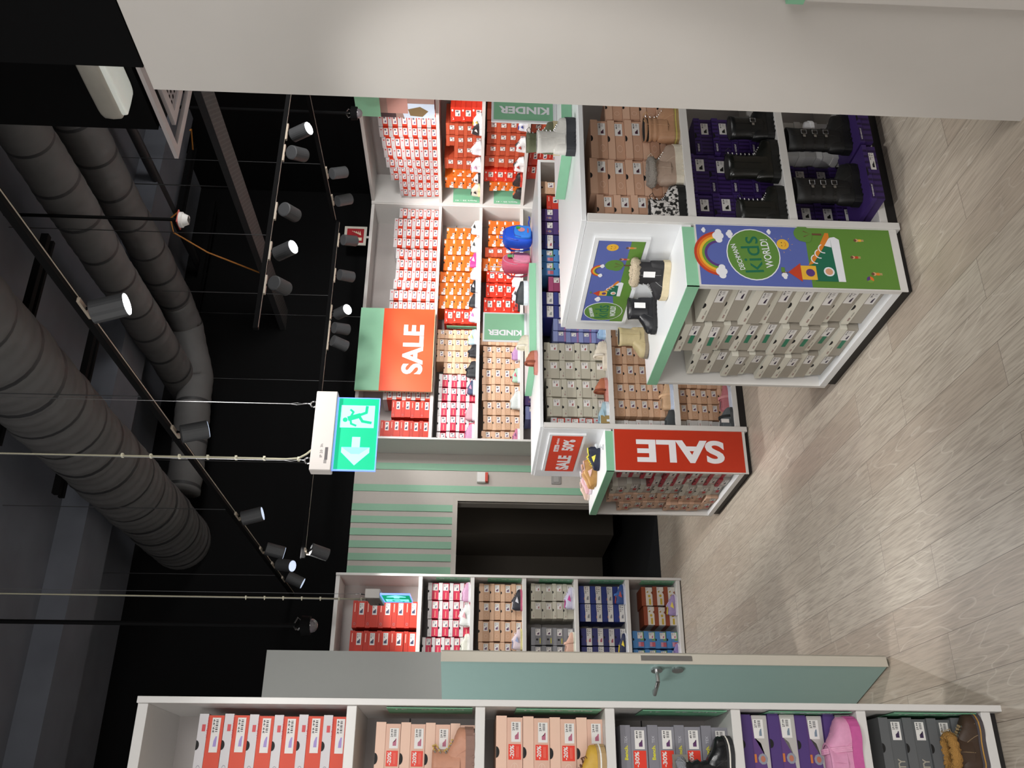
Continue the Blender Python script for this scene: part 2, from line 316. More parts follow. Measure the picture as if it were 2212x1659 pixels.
STACKS=[
('BR',0,6.267,6.398,2.802,5,'redwhite'), ('BR',0,6.128,6.261,2.852,5,'redwhite'), ('BR',0,6.000,6.128,2.850,5,'redwhite'),
('BR',0,5.866,5.996,2.847,5,'redwhite'), ('BR',0,5.717,5.849,2.810,5,'redwhite'), ('BR',0,5.581,5.717,2.799,5,'redwhite'),
('BR',0,5.446,5.575,2.800,5,'redwhite'), ('BR',0,5.321,5.446,2.814,5,'redwhite'), ('BR',0,5.183,5.317,2.846,5,'redwhite'),
('BR',0,5.050,5.171,2.843,5,'redwhite'), ('BR',0,3.995,4.105,2.843,5,'redwhite'), ('BR',0,3.795,3.990,2.744,4,'red'),
('BR',0,3.553,3.766,2.846,5,'red'), ('RR',0,7.145,7.257,2.912,6,'redwhite'), ('RR',0,7.262,7.429,2.944,6,'redwhite'),
('RR',0,7.442,7.590,2.946,6,'redwhite'), ('RR',0,7.596,7.759,2.930,6,'redwhite'), ('RR',0,7.758,7.926,2.924,6,'redwhite'),
('RR',0,7.933,8.075,2.912,6,'redwhite'), ('RR',0,8.073,8.171,2.883,6,'redwhite'), ('RR',0,8.171,8.307,2.880,6,'redwhite'),
('RR',0,8.315,8.442,2.794,5,'redwhite'), ('RR',0,8.442,8.577,2.791,5,'redwhite'), ('RR',1,7.148,7.363,2.210,3,'swooshred'),
('RR',1,7.393,7.568,2.262,4,'rust'), ('RR',1,7.573,7.742,2.264,4,'rust'), ('RR',1,7.738,7.917,2.179,3,'rust'),
('RR',1,7.930,8.112,2.286,4,'rust'), ('RR',1,8.127,8.239,2.198,3,'orange'), ('RR',1,8.252,8.453,2.286,4,'orange'),
('RR',2,7.155,7.323,1.843,4,'rust'), ('RR',2,7.330,7.503,1.839,4,'rust'), ('RR',2,7.511,7.687,1.835,4,'rust'),
('RR',2,7.698,7.874,1.838,4,'rust'), ('RR',2,7.885,8.057,1.852,4,'rust'), ('RR',2,8.101,8.307,1.853,4,'swooshred'),
('RR',2,8.315,8.473,1.791,4,'orange'), ('RR',3,7.334,7.487,1.383,4,'rust'), ('RR',3,7.785,8.006,1.381,4,'red'),
('RR',3,8.015,8.244,1.387,4,'red'), ('BR',1,6.034,6.188,2.259,4,'orange'), ('BR',1,5.819,6.030,2.283,4,'orange'),
('BR',1,5.611,5.815,2.281,4,'orange'), ('BR',1,5.462,5.597,2.332,5,'orange'), ('BR',1,5.299,5.459,2.334,5,'orange'),
('BR',1,5.124,5.296,2.327,5,'orange'), ('BR',1,4.937,5.120,2.246,4,'swooshred'), ('BR',1,4.750,4.860,2.316,5,'peach'),
('BR',1,4.608,4.745,2.319,5,'peach'), ('BR',1,4.465,4.605,2.316,5,'peach'), ('BR',1,4.333,4.461,2.232,4,'peach'),
('BR',1,4.174,4.324,2.275,4,'pinkwhite'), ('BR',1,4.015,4.168,2.276,4,'pinkwhite'), ('BR',1,3.851,4.010,2.277,4,'pinkwhite'),
('BR',1,3.679,3.848,2.276,4,'pinkwhite'), ('BR',1,3.542,3.668,2.278,4,'pinkwhite'), ('BR',2,6.118,6.305,1.789,4,'orange'),
('BR',2,5.948,6.105,1.787,4,'orange'), ('BR',2,5.804,5.934,1.821,4,'rust'), ('BR',2,5.622,5.792,1.874,5,'orange'),
('BR',2,5.471,5.616,1.800,4,'swooshred'), ('BR',2,5.281,5.465,1.802,4,'swooshred'), ('BR',2,5.082,5.275,1.824,4,'swooshred'),
('BR',2,4.683,4.829,1.858,5,'peach'), ('BR',2,4.539,4.673,1.820,4,'peach'), ('BR',2,4.402,4.537,1.818,4,'peach'),
('BR',2,4.218,4.400,1.826,4,'peach'), ('BR',2,4.032,4.216,1.823,4,'peach'), ('BR',2,3.868,4.025,1.808,4,'peach'),
('BR',2,3.698,3.862,1.805,4,'peach'), ('BR',2,3.552,3.690,1.822,4,'peach'), ('BR',3,3.986,4.145,1.382,4,'purple'),
('BR',3,3.829,3.981,1.372,4,'lilac'), ('FR',0,1.609,1.849,2.930,5,'red'), ('FR',0,1.346,1.585,2.936,5,'red'),
('FR',1,1.861,2.018,2.274,4,'pinkwhite'), ('FR',1,1.695,1.857,2.268,4,'pinkwhite'), ('FR',1,1.541,1.692,2.264,4,'pinkwhite'),
('FR',1,1.385,1.536,2.306,5,'pinkwhite'), ('FR',2,1.856,2.017,1.816,4,'peach'), ('FR',2,1.691,1.852,1.814,4,'peach'),
('FR',2,1.503,1.686,1.817,4,'peach'), ('FR',2,1.352,1.499,1.814,4,'peach'), ('FR',3,1.867,2.025,1.350,4,'stone'),
('FR',3,1.708,1.863,1.349,4,'stone'), ('FR',3,1.479,1.635,1.350,4,'grey'), ('FR',3,1.338,1.475,1.350,4,'grey'),
('FR',4,1.849,2.008,0.917,4,'blue'), ('FR',4,1.689,1.846,0.912,4,'blue'), ('FR',4,1.481,1.633,0.906,4,'indigo'),
('FR',4,1.332,1.473,0.906,4,'indigo'), ('FR',5,1.839,2.013,0.348,3,'brown'), ('FR',5,1.665,1.835,0.338,3,'brown'),
('FR',5,1.463,1.615,0.448,4,'sky'), ('FR',5,1.314,1.455,0.446,4,'sky'), ('G2',0,4.548,4.671,1.412,4,'peach'),
('G2',0,4.409,4.543,1.369,4,'red'), ('G2',0,4.291,4.406,1.410,5,'purple'), ('G2',0,4.166,4.287,1.412,5,'purple'),
('G2',0,4.033,4.159,1.412,5,'indigo'), ('G2',0,3.916,4.029,1.414,5,'sky'), ('G2',0,3.792,3.912,1.414,5,'sky'),
('G2',0,3.655,3.785,1.364,4,'magenta'), ('G2',0,3.533,3.648,1.418,5,'violet'), ('G2',0,3.419,3.529,1.418,5,'violet'),
('G2',0,3.317,3.418,1.334,4,'lilac'), ('G2',0,3.224,3.311,1.336,4,'lilac'), ('G2',0,3.075,3.218,1.405,4,'stone'),
('G2',0,2.926,3.073,1.406,4,'stone'), ('G2',0,2.778,2.923,1.392,4,'stone'), ('G2',0,2.628,2.776,1.388,4,'stone'),
('G2',0,2.548,2.622,1.362,4,'redwhite'), ('G2',1,3.203,3.357,0.913,5,'peach'), ('G2',1,3.055,3.199,0.921,5,'peach'),
('G2',1,2.901,3.051,0.922,5,'peach'), ('G2',1,2.776,2.900,0.918,5,'peach'), ('G2',1,2.640,2.774,0.915,5,'peach'),
('G2',1,2.541,2.615,0.933,5,'white'), ('G2',2,2.872,3.027,0.453,5,'peach'), ('G2',2,2.754,2.868,0.464,5,'peach'),
('G2',2,2.627,2.752,0.464,5,'peach'), ('G2',2,2.538,2.623,0.480,5,'white'), ('G1',0,3.127,3.271,1.296,4,'peach'),
('G1',0,2.882,3.119,1.373,5,'peach'), ('G1',0,2.671,2.879,1.384,5,'peach'), ('G1',0,2.496,2.670,1.358,5,'peach'),
('G1',1,2.957,3.180,0.857,4,'plum'), ('G1',1,2.720,2.952,0.908,4,'plum'), ('G1',1,2.498,2.718,0.904,4,'plum'),
('NR',0,-0.009,0.368,2.832,6,'redwhite'), ('NR',1,-0.006,0.345,2.216,4,'peach'), ('NR',2,-0.004,0.369,1.796,4,'peach'),
('NR',3,-0.002,0.344,1.357,4,'grey'), ('NR',4,-0.000,0.385,0.926,4,'violet2'), ('NR',5,0.002,0.378,0.418,4,'charcoal')]
# ================================================================= BOXES
def BXM(c,r=.55): return mat(c,r,name='card '+c,var=.04,scale=12)
STY={ # body, lid, lid fraction, sticker rect (u0,u1,v0,v1 in box fractions), price, picture colour, words for label, extra
 'redwhite':('#c4371e','#c6c2c3',.43,(-.28,.42,.08,.50),'39.99','#7a5a8a','red and white',('logo','ring')),
 'red':('#c4301a','#b92a16',.36,(-.02,.42,.14,.5),'49.99','#3a3a5a','red',('ring','band')),
 'rust':('#b4492c','#c25334',.40,(-.05,.30,.06,.56),'59.99','#555555','rust red',()),
 'swooshred':('#d83018','#e0361c',.40,(-.12,.30,.06,.56),'59.99','#555555','bright red',('swoosh',)),
 'orange':('#d9691c','#e5741f',.42,(-.44,.02,.06,.30),'59.99','#c8503a','orange',('tab','hole')),
 'peach':('#c9a182','#d8b294',.40,(.02,.42,.12,.52),'29.99','#6a4a6a','peach',('hole','oval')),
 'pinkwhite':('#cc2d4e','#dad6d6',.38,(.05,.44,.08,.56),'34.99','#4a4a6a','pink and white',('hole','ring','mark')),
 'stone':('#b9b4a4','#c2beae',.36,(.05,.40,.14,.56),'24.99','#a04a4a','pale stone grey',('hole','tiny')),
 'white':('#c9c8c6','#d5d4d2',.36,(-.1,.1,.1,.3),'','#bbbbbb','white',('redline',)),
 'grey':('#7c7c80','#8a8b90',.36,(.05,.42,.15,.58),'49.99','#5a3a5a','mid grey',('yellow','lowhole')),
 'blue':('#1c2f78','#1e3280',.45,(-.5,.5,.04,.5),'27.99','#8a8a90','royal blue',('badge','cardband')),
 'indigo':('#2a2c68','#272a6a',.45,(-.5,.5,.04,.5),'27.99','#b05a6a','indigo',('badge','hole','greenband')),
 'purple':('#47306c','#4c3474',.45,(.02,.46,.04,.50),'27.99','#8a8a90','purple',('badge',)),
 'violet':('#3b3a80','#2f3a88',.34,(-.42,.46,.05,.58),'27.99','#9a9a9a','violet patterned',()),
 'lilac':('#7377ad','#8792c4',.36,(.1,.46,.2,.56),'27.99','#7a8ab0','lilac',('pinkband',)),
 'magenta':('#9c3d68','#aa4874',.36,(.1,.46,.2,.6),'24.99','#7a5060','magenta',()),
 'sky':('#4f84bb','#4a88c8',.38,(.06,.42,.1,.56),'27.99','#c0607a','sky blue',('hole','greenpatch')),
 'brown':('#e0d8cf','#8e3f20',.38,(.15,.46,.3,.58),'29.99','#b09030','brown and white',('star',)),
 'plum':('#3a2460','#3c2668',.34,(.05,.36,.2,.6),'49.99','#1a1a1a','dark purple ribbed',('ribs','hole','whiteword')),
 'nearred':('#d2401f','#d0cdd0',.375,(-.11,.44,.12,.46),'39.99','#9a86c4','red and white',('logo','ring','hole','near')),
 'nearpeach':('#d9b09c','#e2bda8',.40,(.14,.417,.07,.43),'29.99','#b0607a','pale peach',('hole','oval','sale20','near')),
 'neargrey':('#85848c','#7d7c84',.38,(.17,.43,.10,.46),'49.99','#5a3060','blue-grey',('sale30','brand','near')),
 'nearviolet':('#5a3a78','#4c3474',.40,(.10,.42,.16,.52),'27.99','#7a8a9a','purple',('badge','hole','cardband','near')),
 'charcoal':('#5a5c5e','#5e6062',.40,(.13,.43,.10,.48),'29.99','#3a2a4a','charcoal grey',('hole','vty','near')),
 'bootpeach':('#c69c82','#d4ad94',.42,(.10,.42,.12,.56),'44.99','#4a2a3a','tan cardboard',('hole','oval')),
 'bootstone':('#a39c90','#d8d5c8',.38,(.10,.44,.16,.58),'39.99','#2a1a3a','stone white',('hole','tiny')),
 'bootgreen':('#a39c90','#d8d5c8',.38,(.10,.44,.16,.58),'39.99','#2a1a3a','stone white',('hole','tiny','greentag')),
 'salered':('#b9b4ae','#a8263a',.34,(-.2,.44,.10,.58),'19.99','#333333','dark red and white',('salepatch','hole')),
 'salestone':('#b4aea6','#d2d0c6',.38,(.0,.42,.14,.58),'19.99','#333333','white',('salepatch','hole')),
 'salepeach':('#c9a48c','#deb9a0',.38,(.0,.42,.14,.58),'19.99','#333333','peach',('salepatch','hole')),
}
BW,BH,BD=.16,.10,.28
PROTO={}
def box_meshes(style,full):
    key=(style,full)
    if key in PROTO: return PROTO[key]
    bc,lc,lf,st,price,pc,words,ex=STY[style]
    near='near' in ex
    w,h,d=BW/2,BH,BD; lh=h*lf; e=.0036
    bm=BM(); box(bm,-w+e,w-e,e,d-e,0,h-lh+.004,0)
    lid=BM() if full else bm; li=0 if full else 1
    box(lid,-w,w,0,d,h-lh,h-.0006,li)
    # lid flap rounding hint: slanted tab
    mats_b=[BXM(bc)]; mats_l=[BXM(lc)]
    yb=e-.0006; yl=-.0006
    D=len(mats_b)+(0 if full else 1)
    bmats=[BXM(bc)]+([] if full else [BXM(lc)])
    def bi(m):
        if m not in bmats: bmats.append(m)
        return bmats.index(m)
    lmats=[BXM(lc)]
    def lidm(m):
        if full:
            if m not in lmats: lmats.append(m)
            return lmats.index(m)
        return bi(m)
    H=lambda v:v*h
    X=lambda u:u*BW
    if 'hole' in ex: disc(lid,0,h-.0008,.0125,yl-.0004,lidm(DARK),12,180,360)
    if 'lowhole' in ex: disc(bm,X(-.18),H(.44),.010,yb-.0004,bi(DARK),12)
    if 'logo' in ex:
        quad(lid,X(.22),X(.33),H(.70),H(.84),yl-.0004,lidm(mat('#c8323a',.5)));
        if near: text(lid,'elefanten',X(.28),H(.62),X(.34),H(.06),yl-.0004,lidm(mat('#c8323a',.5)),0,.01)
    if 'ring' in ex: arcband(lid,X(-.36),H(1-lf*.55),.0062,.0078,0,360,yl-.0004,lidm(mat('#8a8a94',.5)),14)
    if 'band' in ex: quad(lid,X(.08),X(.40),H(.80),H(.86),yl-.0004,lidm(mat('#e8b8a8',.5)))
    if 'oval' in ex:
        mi=bi(mat('#e8cdbc',.5)); arcband(bm,X(-.23),H(.30),.013,.0142,0,360,yb-.0004,mi,18)
        if near: text(bm,'graceland',X(-.23),H(.30),.022,.006,yb-.0004,mi,0,.01)
    if 'mark' in ex: quad(bm,X(-.42),X(-.06),H(.26),H(.34),yb-.0004,bi(mat('#e0a08a',.5)))
    if 'tiny' in ex:
        quad(lid,X(-.40),X(-.30),H(.72),H(.80),yl-.0004,lidm(mat('#a08880',.5))); quad(lid,X(-.27),X(-.14),H(.72),H(.76),yl-.0004,lidm(mat('#9a968c',.5)))
    if 'redline' in ex: quad(lid,X(-.3),X(.2),H(.79),H(.83),yl-.0004,lidm(mat('#b0606a',.5))); quad(bm,X(-.36),X(-.14),H(.12),H(.4),yb-.0004,bi(mat('#b0b0b4',.5)))
    if 'yellow' in ex: quad(bm,X(-.40),X(-.10),H(.12),H(.20),yb-.0004,bi(mat('#c8bf3a',.5)))
    if 'tab' in ex:
        quad(lid,X(.20),X(.42),H(.78),H(.98),yl-.0004,lidm(PAPER)); quad(bm,X(-.5),X(-.28),H(.04),H(.5),yb-.0004,bi(mat('#e8e2de',.5)))
    if 'swoosh' in ex:
        poly(lid,[(X(-.34),H(.66)),(X(-.10),H(.84)),(X(-.30),H(.74)),(X(-.36),H(.86))],yl-.0004,lidm(PAPER)); 
        disc(lid,X(.28),H(.82),.013,yl-.0004,lidm(PAPER),14,rz=.009)
    if 'badge' in ex:
        mi=bi(mat('#8c8f9c',.5)); disc(bm,X(-.24),H(.28),.015,yb-.0006,mi,9,rz=.017); disc(bm,X(-.24),H(.28),.0085,yb-.0009,bi(mat('#b4705a',.5)),10); quad(bm,X(-.30),X(-.16),H(.50),H(.58),yb-.0008,bi(mat('#c8743a',.5)))
    if 'cardband' in ex:
        poly(bm,[(X(-.5),H(.02)),(X(.49),H(.02)),(X(.49),H(.56)),(X(.12),H(.52)),(X(.02),H(.30)),(X(-.2),H(.18)),(X(-.5),H(.12))],yb-.0003,bi(mat('#b6b2ae',.5)))
    if 'greenband' in ex:
        quad(bm,X(-.49),X(.49),H(.30),H(.52),yb-.0003,bi(mat('#8aa0b4',.5))); quad(bm,X(-.49),X(.49),H(.03),H(.30),yb-.0003,bi(mat('#8d9a6c',.5)))
    if 'pinkband' in ex: quad(bm,X(-.49),X(.49),H(.0),H(.14),yb-.0003,bi(mat('#9c6f9c',.5)))
    if 'greenpatch' in ex:
        quad(bm,X(-.05),X(.46),H(.02),H(.30),yb-.0003,bi(mat('#6f9c58',.5))); quad(bm,X(-.40),X(-.14),H(.02),H(.30),yb-.0003,bi(mat('#c05a68',.5))); quad(bm,X(-.40),X(-.14),H(.30),H(.5),yb-.0003,bi(mat('#c98aa0',.5)))
    if 'star' in ex:
        mi=bi(mat('#c8a82a',.5)); disc(bm,X(.02),H(.30),.013,yb-.0004,mi,5); text(bm,'Minions',X(-.26),H(.24),X(.32),H(.16),yb-.0005,bi(mat('#a08c3a',.5)),0,.03) if False else quad(bm,X(-.44),X(-.12),H(.16),H(.34),yb-.0004,mi)
        poly(bm,[(X(.1),H(.0)),(X(.28),H(.0)),(X(.2),H(.14))],yb-.0004,bi(BXM('#8e3f20')))
    if 'ribs' in ex:
        mi=bi(mat('#241240',.5)); 
        for k in range(9): quad(bm,X(-.47+k*.105),X(-.43+k*.105),H(.02),H(.62),yb-.0003,mi)
        ml=lidm(mat('#241240',.5))
        for k in range(9): quad(lid,X(-.47+k*.105),X(-.43+k*.105),H(.70),H(.98),yl-.0003,ml)
    if 'whiteword' in ex:
        quad(lid,X(-.46),X(-.20),H(.72),H(.94),yl-.0006,lidm(mat('#2c1a4c',.5))); text(lid,'WEDNESDAY',X(-.33),H(.83),X(.22),H(.10),yl-.0009,lidm(PAPER),0,.02,1)
    if 'greentag' in ex: quad(bm,X(-.20),X(.10),H(.22),H(.44),yb-.0005,bi(mat('#2c7a5c',.5)))
    if 'salepatch' in ex: quad(bm,X(-.24),X(.14),H(.14),H(.36),yb-.0009,bi(mat('#c02c2c',.5)))
    if 'sale20' in ex:
        quad(bm,X(-.10),X(.11),H(.06),H(.53),yb-.0005,bi(REDP)); text(bm,'-20%',X(.005),H(.40),X(.18),H(.16),yb-.0009,bi(PAPER),0,.03)
        for k in range(2): quad(bm,X(-.07),X(.08),H(.16+k*.05),H(.175+k*.05),yb-.0009,bi(mat('#e88a78',.5)))
    if 'sale30' in ex:
        quad(bm,X(-.09),X(.15),H(.06),H(.53),yb-.0005,bi(REDP)); text(bm,'-30%',X(.03),H(.40),X(.21),H(.16),yb-.0009,bi(PAPER),0,.03)
    if 'brand' in ex:
        text(lid,'Bench.',X(.12),H(.80),X(.20),H(.13),yl-.0006,lidm(mat('#d9d22c',.5)),0,.03); text(lid,'TEX',X(.30),H(.80),X(.10),H(.10),yl-.0006,lidm(mat('#b8b8c0',.5)),0,.01)
    if 'vty' in ex: text(bm,'VTY',X(-.30),H(.26),X(.26),H(.30),yb-.0006,bi(mat('#a8a294',.5)),0,.02)
    # price label
    lab=BM() if full else bm; u0,u1,v0,v1=st
    if full: lm=[PAPER,INK,mat(pc,.5)]; a,i_,p_=0,1,2
    else: a,i_,p_=bi(PAPER),bi(mat('#6a666c',.5)),bi(mat(pc,.5))
    y=yb-.0011
    if price or not full:
        x0,x1,z0,z1=X(u0),X(u1),H(v0),H(v1); quad(lab,x0,x1,z0,z1,y,a)
        ww,hh=x1-x0,z1-z0
        if near or full:
            text(lab,price,x1-ww*.24,z1-hh*.24,ww*.40,hh*.24,y-.0004,i_,0,.03,1)
            for k in range(7 if near else 3): xx=x1-ww*(.06+.055*k*(1 if near else 2)); quad(lab,xx-ww*.02,xx+ww*(.012 if k%2 else .0),z0+hh*.26,z0+hh*.54,y-.0004,i_)
        else: quad(lab,x1-ww*.34,x1-ww*.10,z0+hh*.35,z0+hh*.85,y-.0004,i_)
        # little shoe picture
        sx=x0+ww*.30; s=min(ww*.34,hh*.7); zz=z0+hh*.22
        poly(lab,[(sx-s*.5,zz),(sx+s*.55,zz),(sx+s*.55,zz+s*.25),(sx+s*.1,zz+s*.45),(sx,zz+s*.95),(sx-s*.5,zz+s*.95)] if price in ('49.99','29.99','44.99') else [(sx-s*.5,zz),(sx+s*.6,zz),(sx+s*.6,zz+s*.22),(sx+s*.1,zz+s*.5),(sx-s*.5,zz+s*.55)],y-.0004,p_)
    def mk(n,b,ms):
        me=bpy.data.meshes.new(n); b.normal_update(); b.to_mesh(me); b.free()
        for q in ms: me.materials.append(q)
        return me
    if full: out=(mk('shoe_box',bm,bmats),mk('lid',lid,lmats),mk('price_label',lab,lm))
    else: out=(mk('shoe_box',bm,bmats),None,None)
    PROTO[key]=out; return out
FIRST={}
def place_box(style,x,y,z,w,h,d,rz,full,name,label,group,cat='shoe box'):
    mb,ml,mp=box_meshes(style,full)
    key=(style,full)
    if key not in FIRST:
        o=bpy.data.objects.new(name,mb); kids=[bpy.data.objects.new('lid',ml),bpy.data.objects.new('price_label',mp)] if full else []
        FIRST[key]=(o,kids)
    else:
        o0,k0=FIRST[key]; o=o0.copy(); o.name=name; kids=[k.copy() for k in k0]
    C.objects.link(o); o.location=(x,y,z); o.rotation_euler=(0,0,rz); o.scale=(w/BW,d/BD,h/BH)
    for k in kids: C.objects.link(k); k.parent=o
    tag(o,label,cat,group); return o
RK={'BR':(8.65,'back rack','the corner',0),'RR':(6.43,'corner side rack','the corner',1),'FR':(8.22,'doorway rack','the doorway',0),
    'G1':(3.37,'boot gondola','the kids poster',0),'G2':(5.845,'slipper gondola','the sale panel',0),'NR':(3.40,'rack before the door','the door',0)}
SHN={3:['upper','middle','lowest'],6:['top','second','third','fourth','fifth','lowest']}
SUB={('NR','redwhite'):'nearred',('NR','peach'):'nearpeach',('NR','grey'):'neargrey',('NR','violet2'):'nearviolet',('NR','charcoal'):'charcoal',('G1','peach'):'bootpeach'}
NAME={'redwhite':'toddler_shoe_box','nearred':'toddler_shoe_box','orange':'sneaker_box','rust':'sneaker_box','swooshred':'sneaker_box','plum':'boot_box','bootpeach':'boot_box','bootstone':'boot_box','bootgreen':'boot_box','neargrey':'boot_box','charcoal':'boot_box'}
def stacks(S):
    cnt={}
    order={}
    for s in S: order.setdefault((s[0],s[1]),[]).append(s)
    for (rk,sh),ls in order.items():
        # count stacks from the named end
        if rk in('BR','FR'): ls=sorted(ls,key=lambda s:-s[2])
        elif rk=='RR': ls=sorted(ls,key=lambda s:-s[3])
        elif rk=='NR': ls=sorted(ls,key=lambda s:-s[3])
        else: ls=sorted(ls,key=lambda s:s[2])
        Fp,rn,end,side=RK[rk]; nsh=3 if rk in('G1','G2') else 6
        for i,(a,_,p,q,zt,n,stl) in enumerate(ls):
            stl=SUB.get((rk,stl),stl)
            zb=(NZ[sh] if rk=='NR' else ([.96,.5,.088][sh] if nsh==3 else ZT[sh]))
            if rk=='FR' or rk=='BR' or rk=='RR': zt=zt+.0
            h=(zt-zb)/n; w=q-p-.003; cx=(p+q)/2
            rec={'BR':.10,'RR':.09,'FR':.10,'G1':.11,'G2':.10,'NR':.10}[rk]
            if sh==0 and rk in('BR','RR'): rec=.055
            if rk=='NR': rec=.075; w={'nearred':.206,'nearpeach':.24,'neargrey':.24,'nearviolet':.20,'charcoal':.206}[stl]; cx=q-w/2
            if stl in('plum',): rec=.14
            dep=.39-.03-rec if rk in('BR','RR','FR') else (.29 if rk=='NR' else .30)
            full=rk not in('BR','RR')
            k=(cx*0.985 if False else cx)
            for j in range(n):
                jx=random.uniform(-.0018,.0018); jy=random.uniform(0,.012); jr=random.uniform(-.012,.012) if stl!='nearred' else random.uniform(-.004,.004)
                lab=f"{STY[stl][6]} box {ORD[j]} from bottom, {ORD[i]} stack from {end.replace('the ','')}, {SHN[nsh][sh]} shelf, {rn}"
                if len(lab.replace(',','').split())>16: lab=lab.replace(' from bottom',' up')
                if side: place_box(stl,Fp+rec-jy+.0,cx+jx,zb+h*j+.0005,w,h-.001,dep-.012,R(-90)+jr,full,NAME.get(stl,'shoe_box'),lab,f"{STY[stl][6]} boxes on the {rn}")
                else: place_box(stl,cx+jx,Fp+rec-jy,zb+h*j+.0005,w,h-.001,dep-.012,jr,full,NAME.get(stl,'shoe_box'),lab,f"{STY[stl][6]} boxes on the {rn}")
stacks(STACKS)
# end caps: (style, y0, y1, ztop, n) seen from the aisle, boxes facing -x
def cap(X,rn,cols,zb=.089,pr=.05):
    for i,(stl,y0,y1,zt,n) in enumerate(cols):
        h=(zt-zb)/n
        for j in range(n):
            lab=f"{STY[stl][6]} box {ORD[j]} from bottom, {ORD[i]} column from the {rn}, end cap"
            place_box(stl,X+pr-random.uniform(0,.03),(y0+y1)/2+random.uniform(-.004,.004),zb+h*j+.0005,y1-y0-.004,h-.001,.20,R(-90)+random.uniform(-.05,.05),True,NAME.get(stl,'shoe_box'),lab,f"{STY[stl][6]} boxes in the end cap by the {rn}")
cap(2.12,'kids poster',[('bootstone',3.43,3.74,.875,8),('bootgreen',3.755,4.03,.92,9),('bootstone',4.045,4.29,.80,8)])
cap(2.195,'sale panel',[('salered',5.875,6.06,.90,10),('salered',6.065,6.22,.66,7),('salestone',6.225,6.42,.90,8),('salepeach',6.425,6.58,.90,9),('salepeach',6.585,6.74,.80,8)])
# two low purple boot boxes standing forward on the lowest shelf of the boot gondola, and stacks behind them
for k,(x,wd) in enumerate(((3.02,.30),(2.70,.31))):
    place_box('plum',x,3.285,.0885,wd,.062,.25,0,True,'boot_box',f"dark purple ribbed box lying under the {['second','first'][k]} tall buckle boot from the poster",'low purple boot boxes')
for k,x in enumerate((2.62,2.84)):
    for j in range(3): place_box('plum',x,3.56,.0885+j*.105,.21,.104,.27,0,True,'boot_box',f"dark purple ribbed box {ORD[j]} from bottom, {ORD[k]} stack behind the tall buckle boots",'purple boxes behind the tall boots')
for j in range(4): place_box('white',3.08,3.52,.0885+j*.085,.22,.089,.28,0,True,'shoe_box',f"pale box {ORD[j]} from bottom, behind the tall boots beside the end panel",'pale boxes on the boot gondola')
# ================================================================= SHOES
def prof(pts,t):
    for (a,va),(b,vb) in zip(pts,pts[1:]):
        if t<=b: 
            k=(t-a)/(b-a); k=k*k*(3-2*k); return va+(vb-va)*k
    return pts[-1][1]
WID=[(0,.20),(.04,.31),(.12,.38),(.3,.36),(.45,.37),(.68,.48),(.82,.46),(.92,.36),(.98,.2),(1,.10)]
def outline(L,W,off=0,n=26):
    r=[]; ts=[(1-math.cos(math.pi*k/n))/2 for k in range(n+1)]
    up=[(t*L,prof(WID,t)*W+off) for t in ts]
    pts=[(up[0][0]-off,-0.0)]; pts=[(x+(off if x>L*.5 else -off)*(abs(x/L-.5)*2),-w) for x,w in up]+[(x+(off if x>L*.5 else -off)*(abs(x/L-.5)*2),w) for x,w in reversed(up)]
    return pts
def prism(bm,pts,z0,z1,mi=0,toe=0,L=1,inset=0):
    zz=lambda x,z: z+toe*max(0,(x/L-.72))**2*6
    a=[bm.verts.new((x,y,zz(x,z0))) for x,y in pts]; b=[bm.verts.new((x,y,zz(x,z1))) for x,y in pts]
    n=len(pts)
    for i in range(n):
        f=bm.faces.new((a[i],a[(i+1)%n],b[(i+1)%n],b[i])); f.material_index=mi
    f=bm.faces.new(a[::-1]); f.material_index=mi; f=bm.faces.new(b); f.material_index=mi
    return a,b
def ellring(bm,cx,z,rx,ry,n=24,tilt=0):
    return [bm.verts.new((cx+rx*math.cos(2*math.pi*k/n),ry*math.sin(2*math.pi*k/n),z+tilt*rx*math.cos(2*math.pi*k/n))) for k in range(n)]
def skin(bm,a,b,mi=0):
    n=len(a)
    for k in range(n):
        f=bm.faces.new((a[k],a[(k+1)%n],b[(k+1)%n],b[k])); f.material_index=mi
def SM(c,r=.55,**k): return mat(c,r,var=k.pop('var',.12),scale=k.pop('scale',60),bump=k.pop('bump',.08),**k)
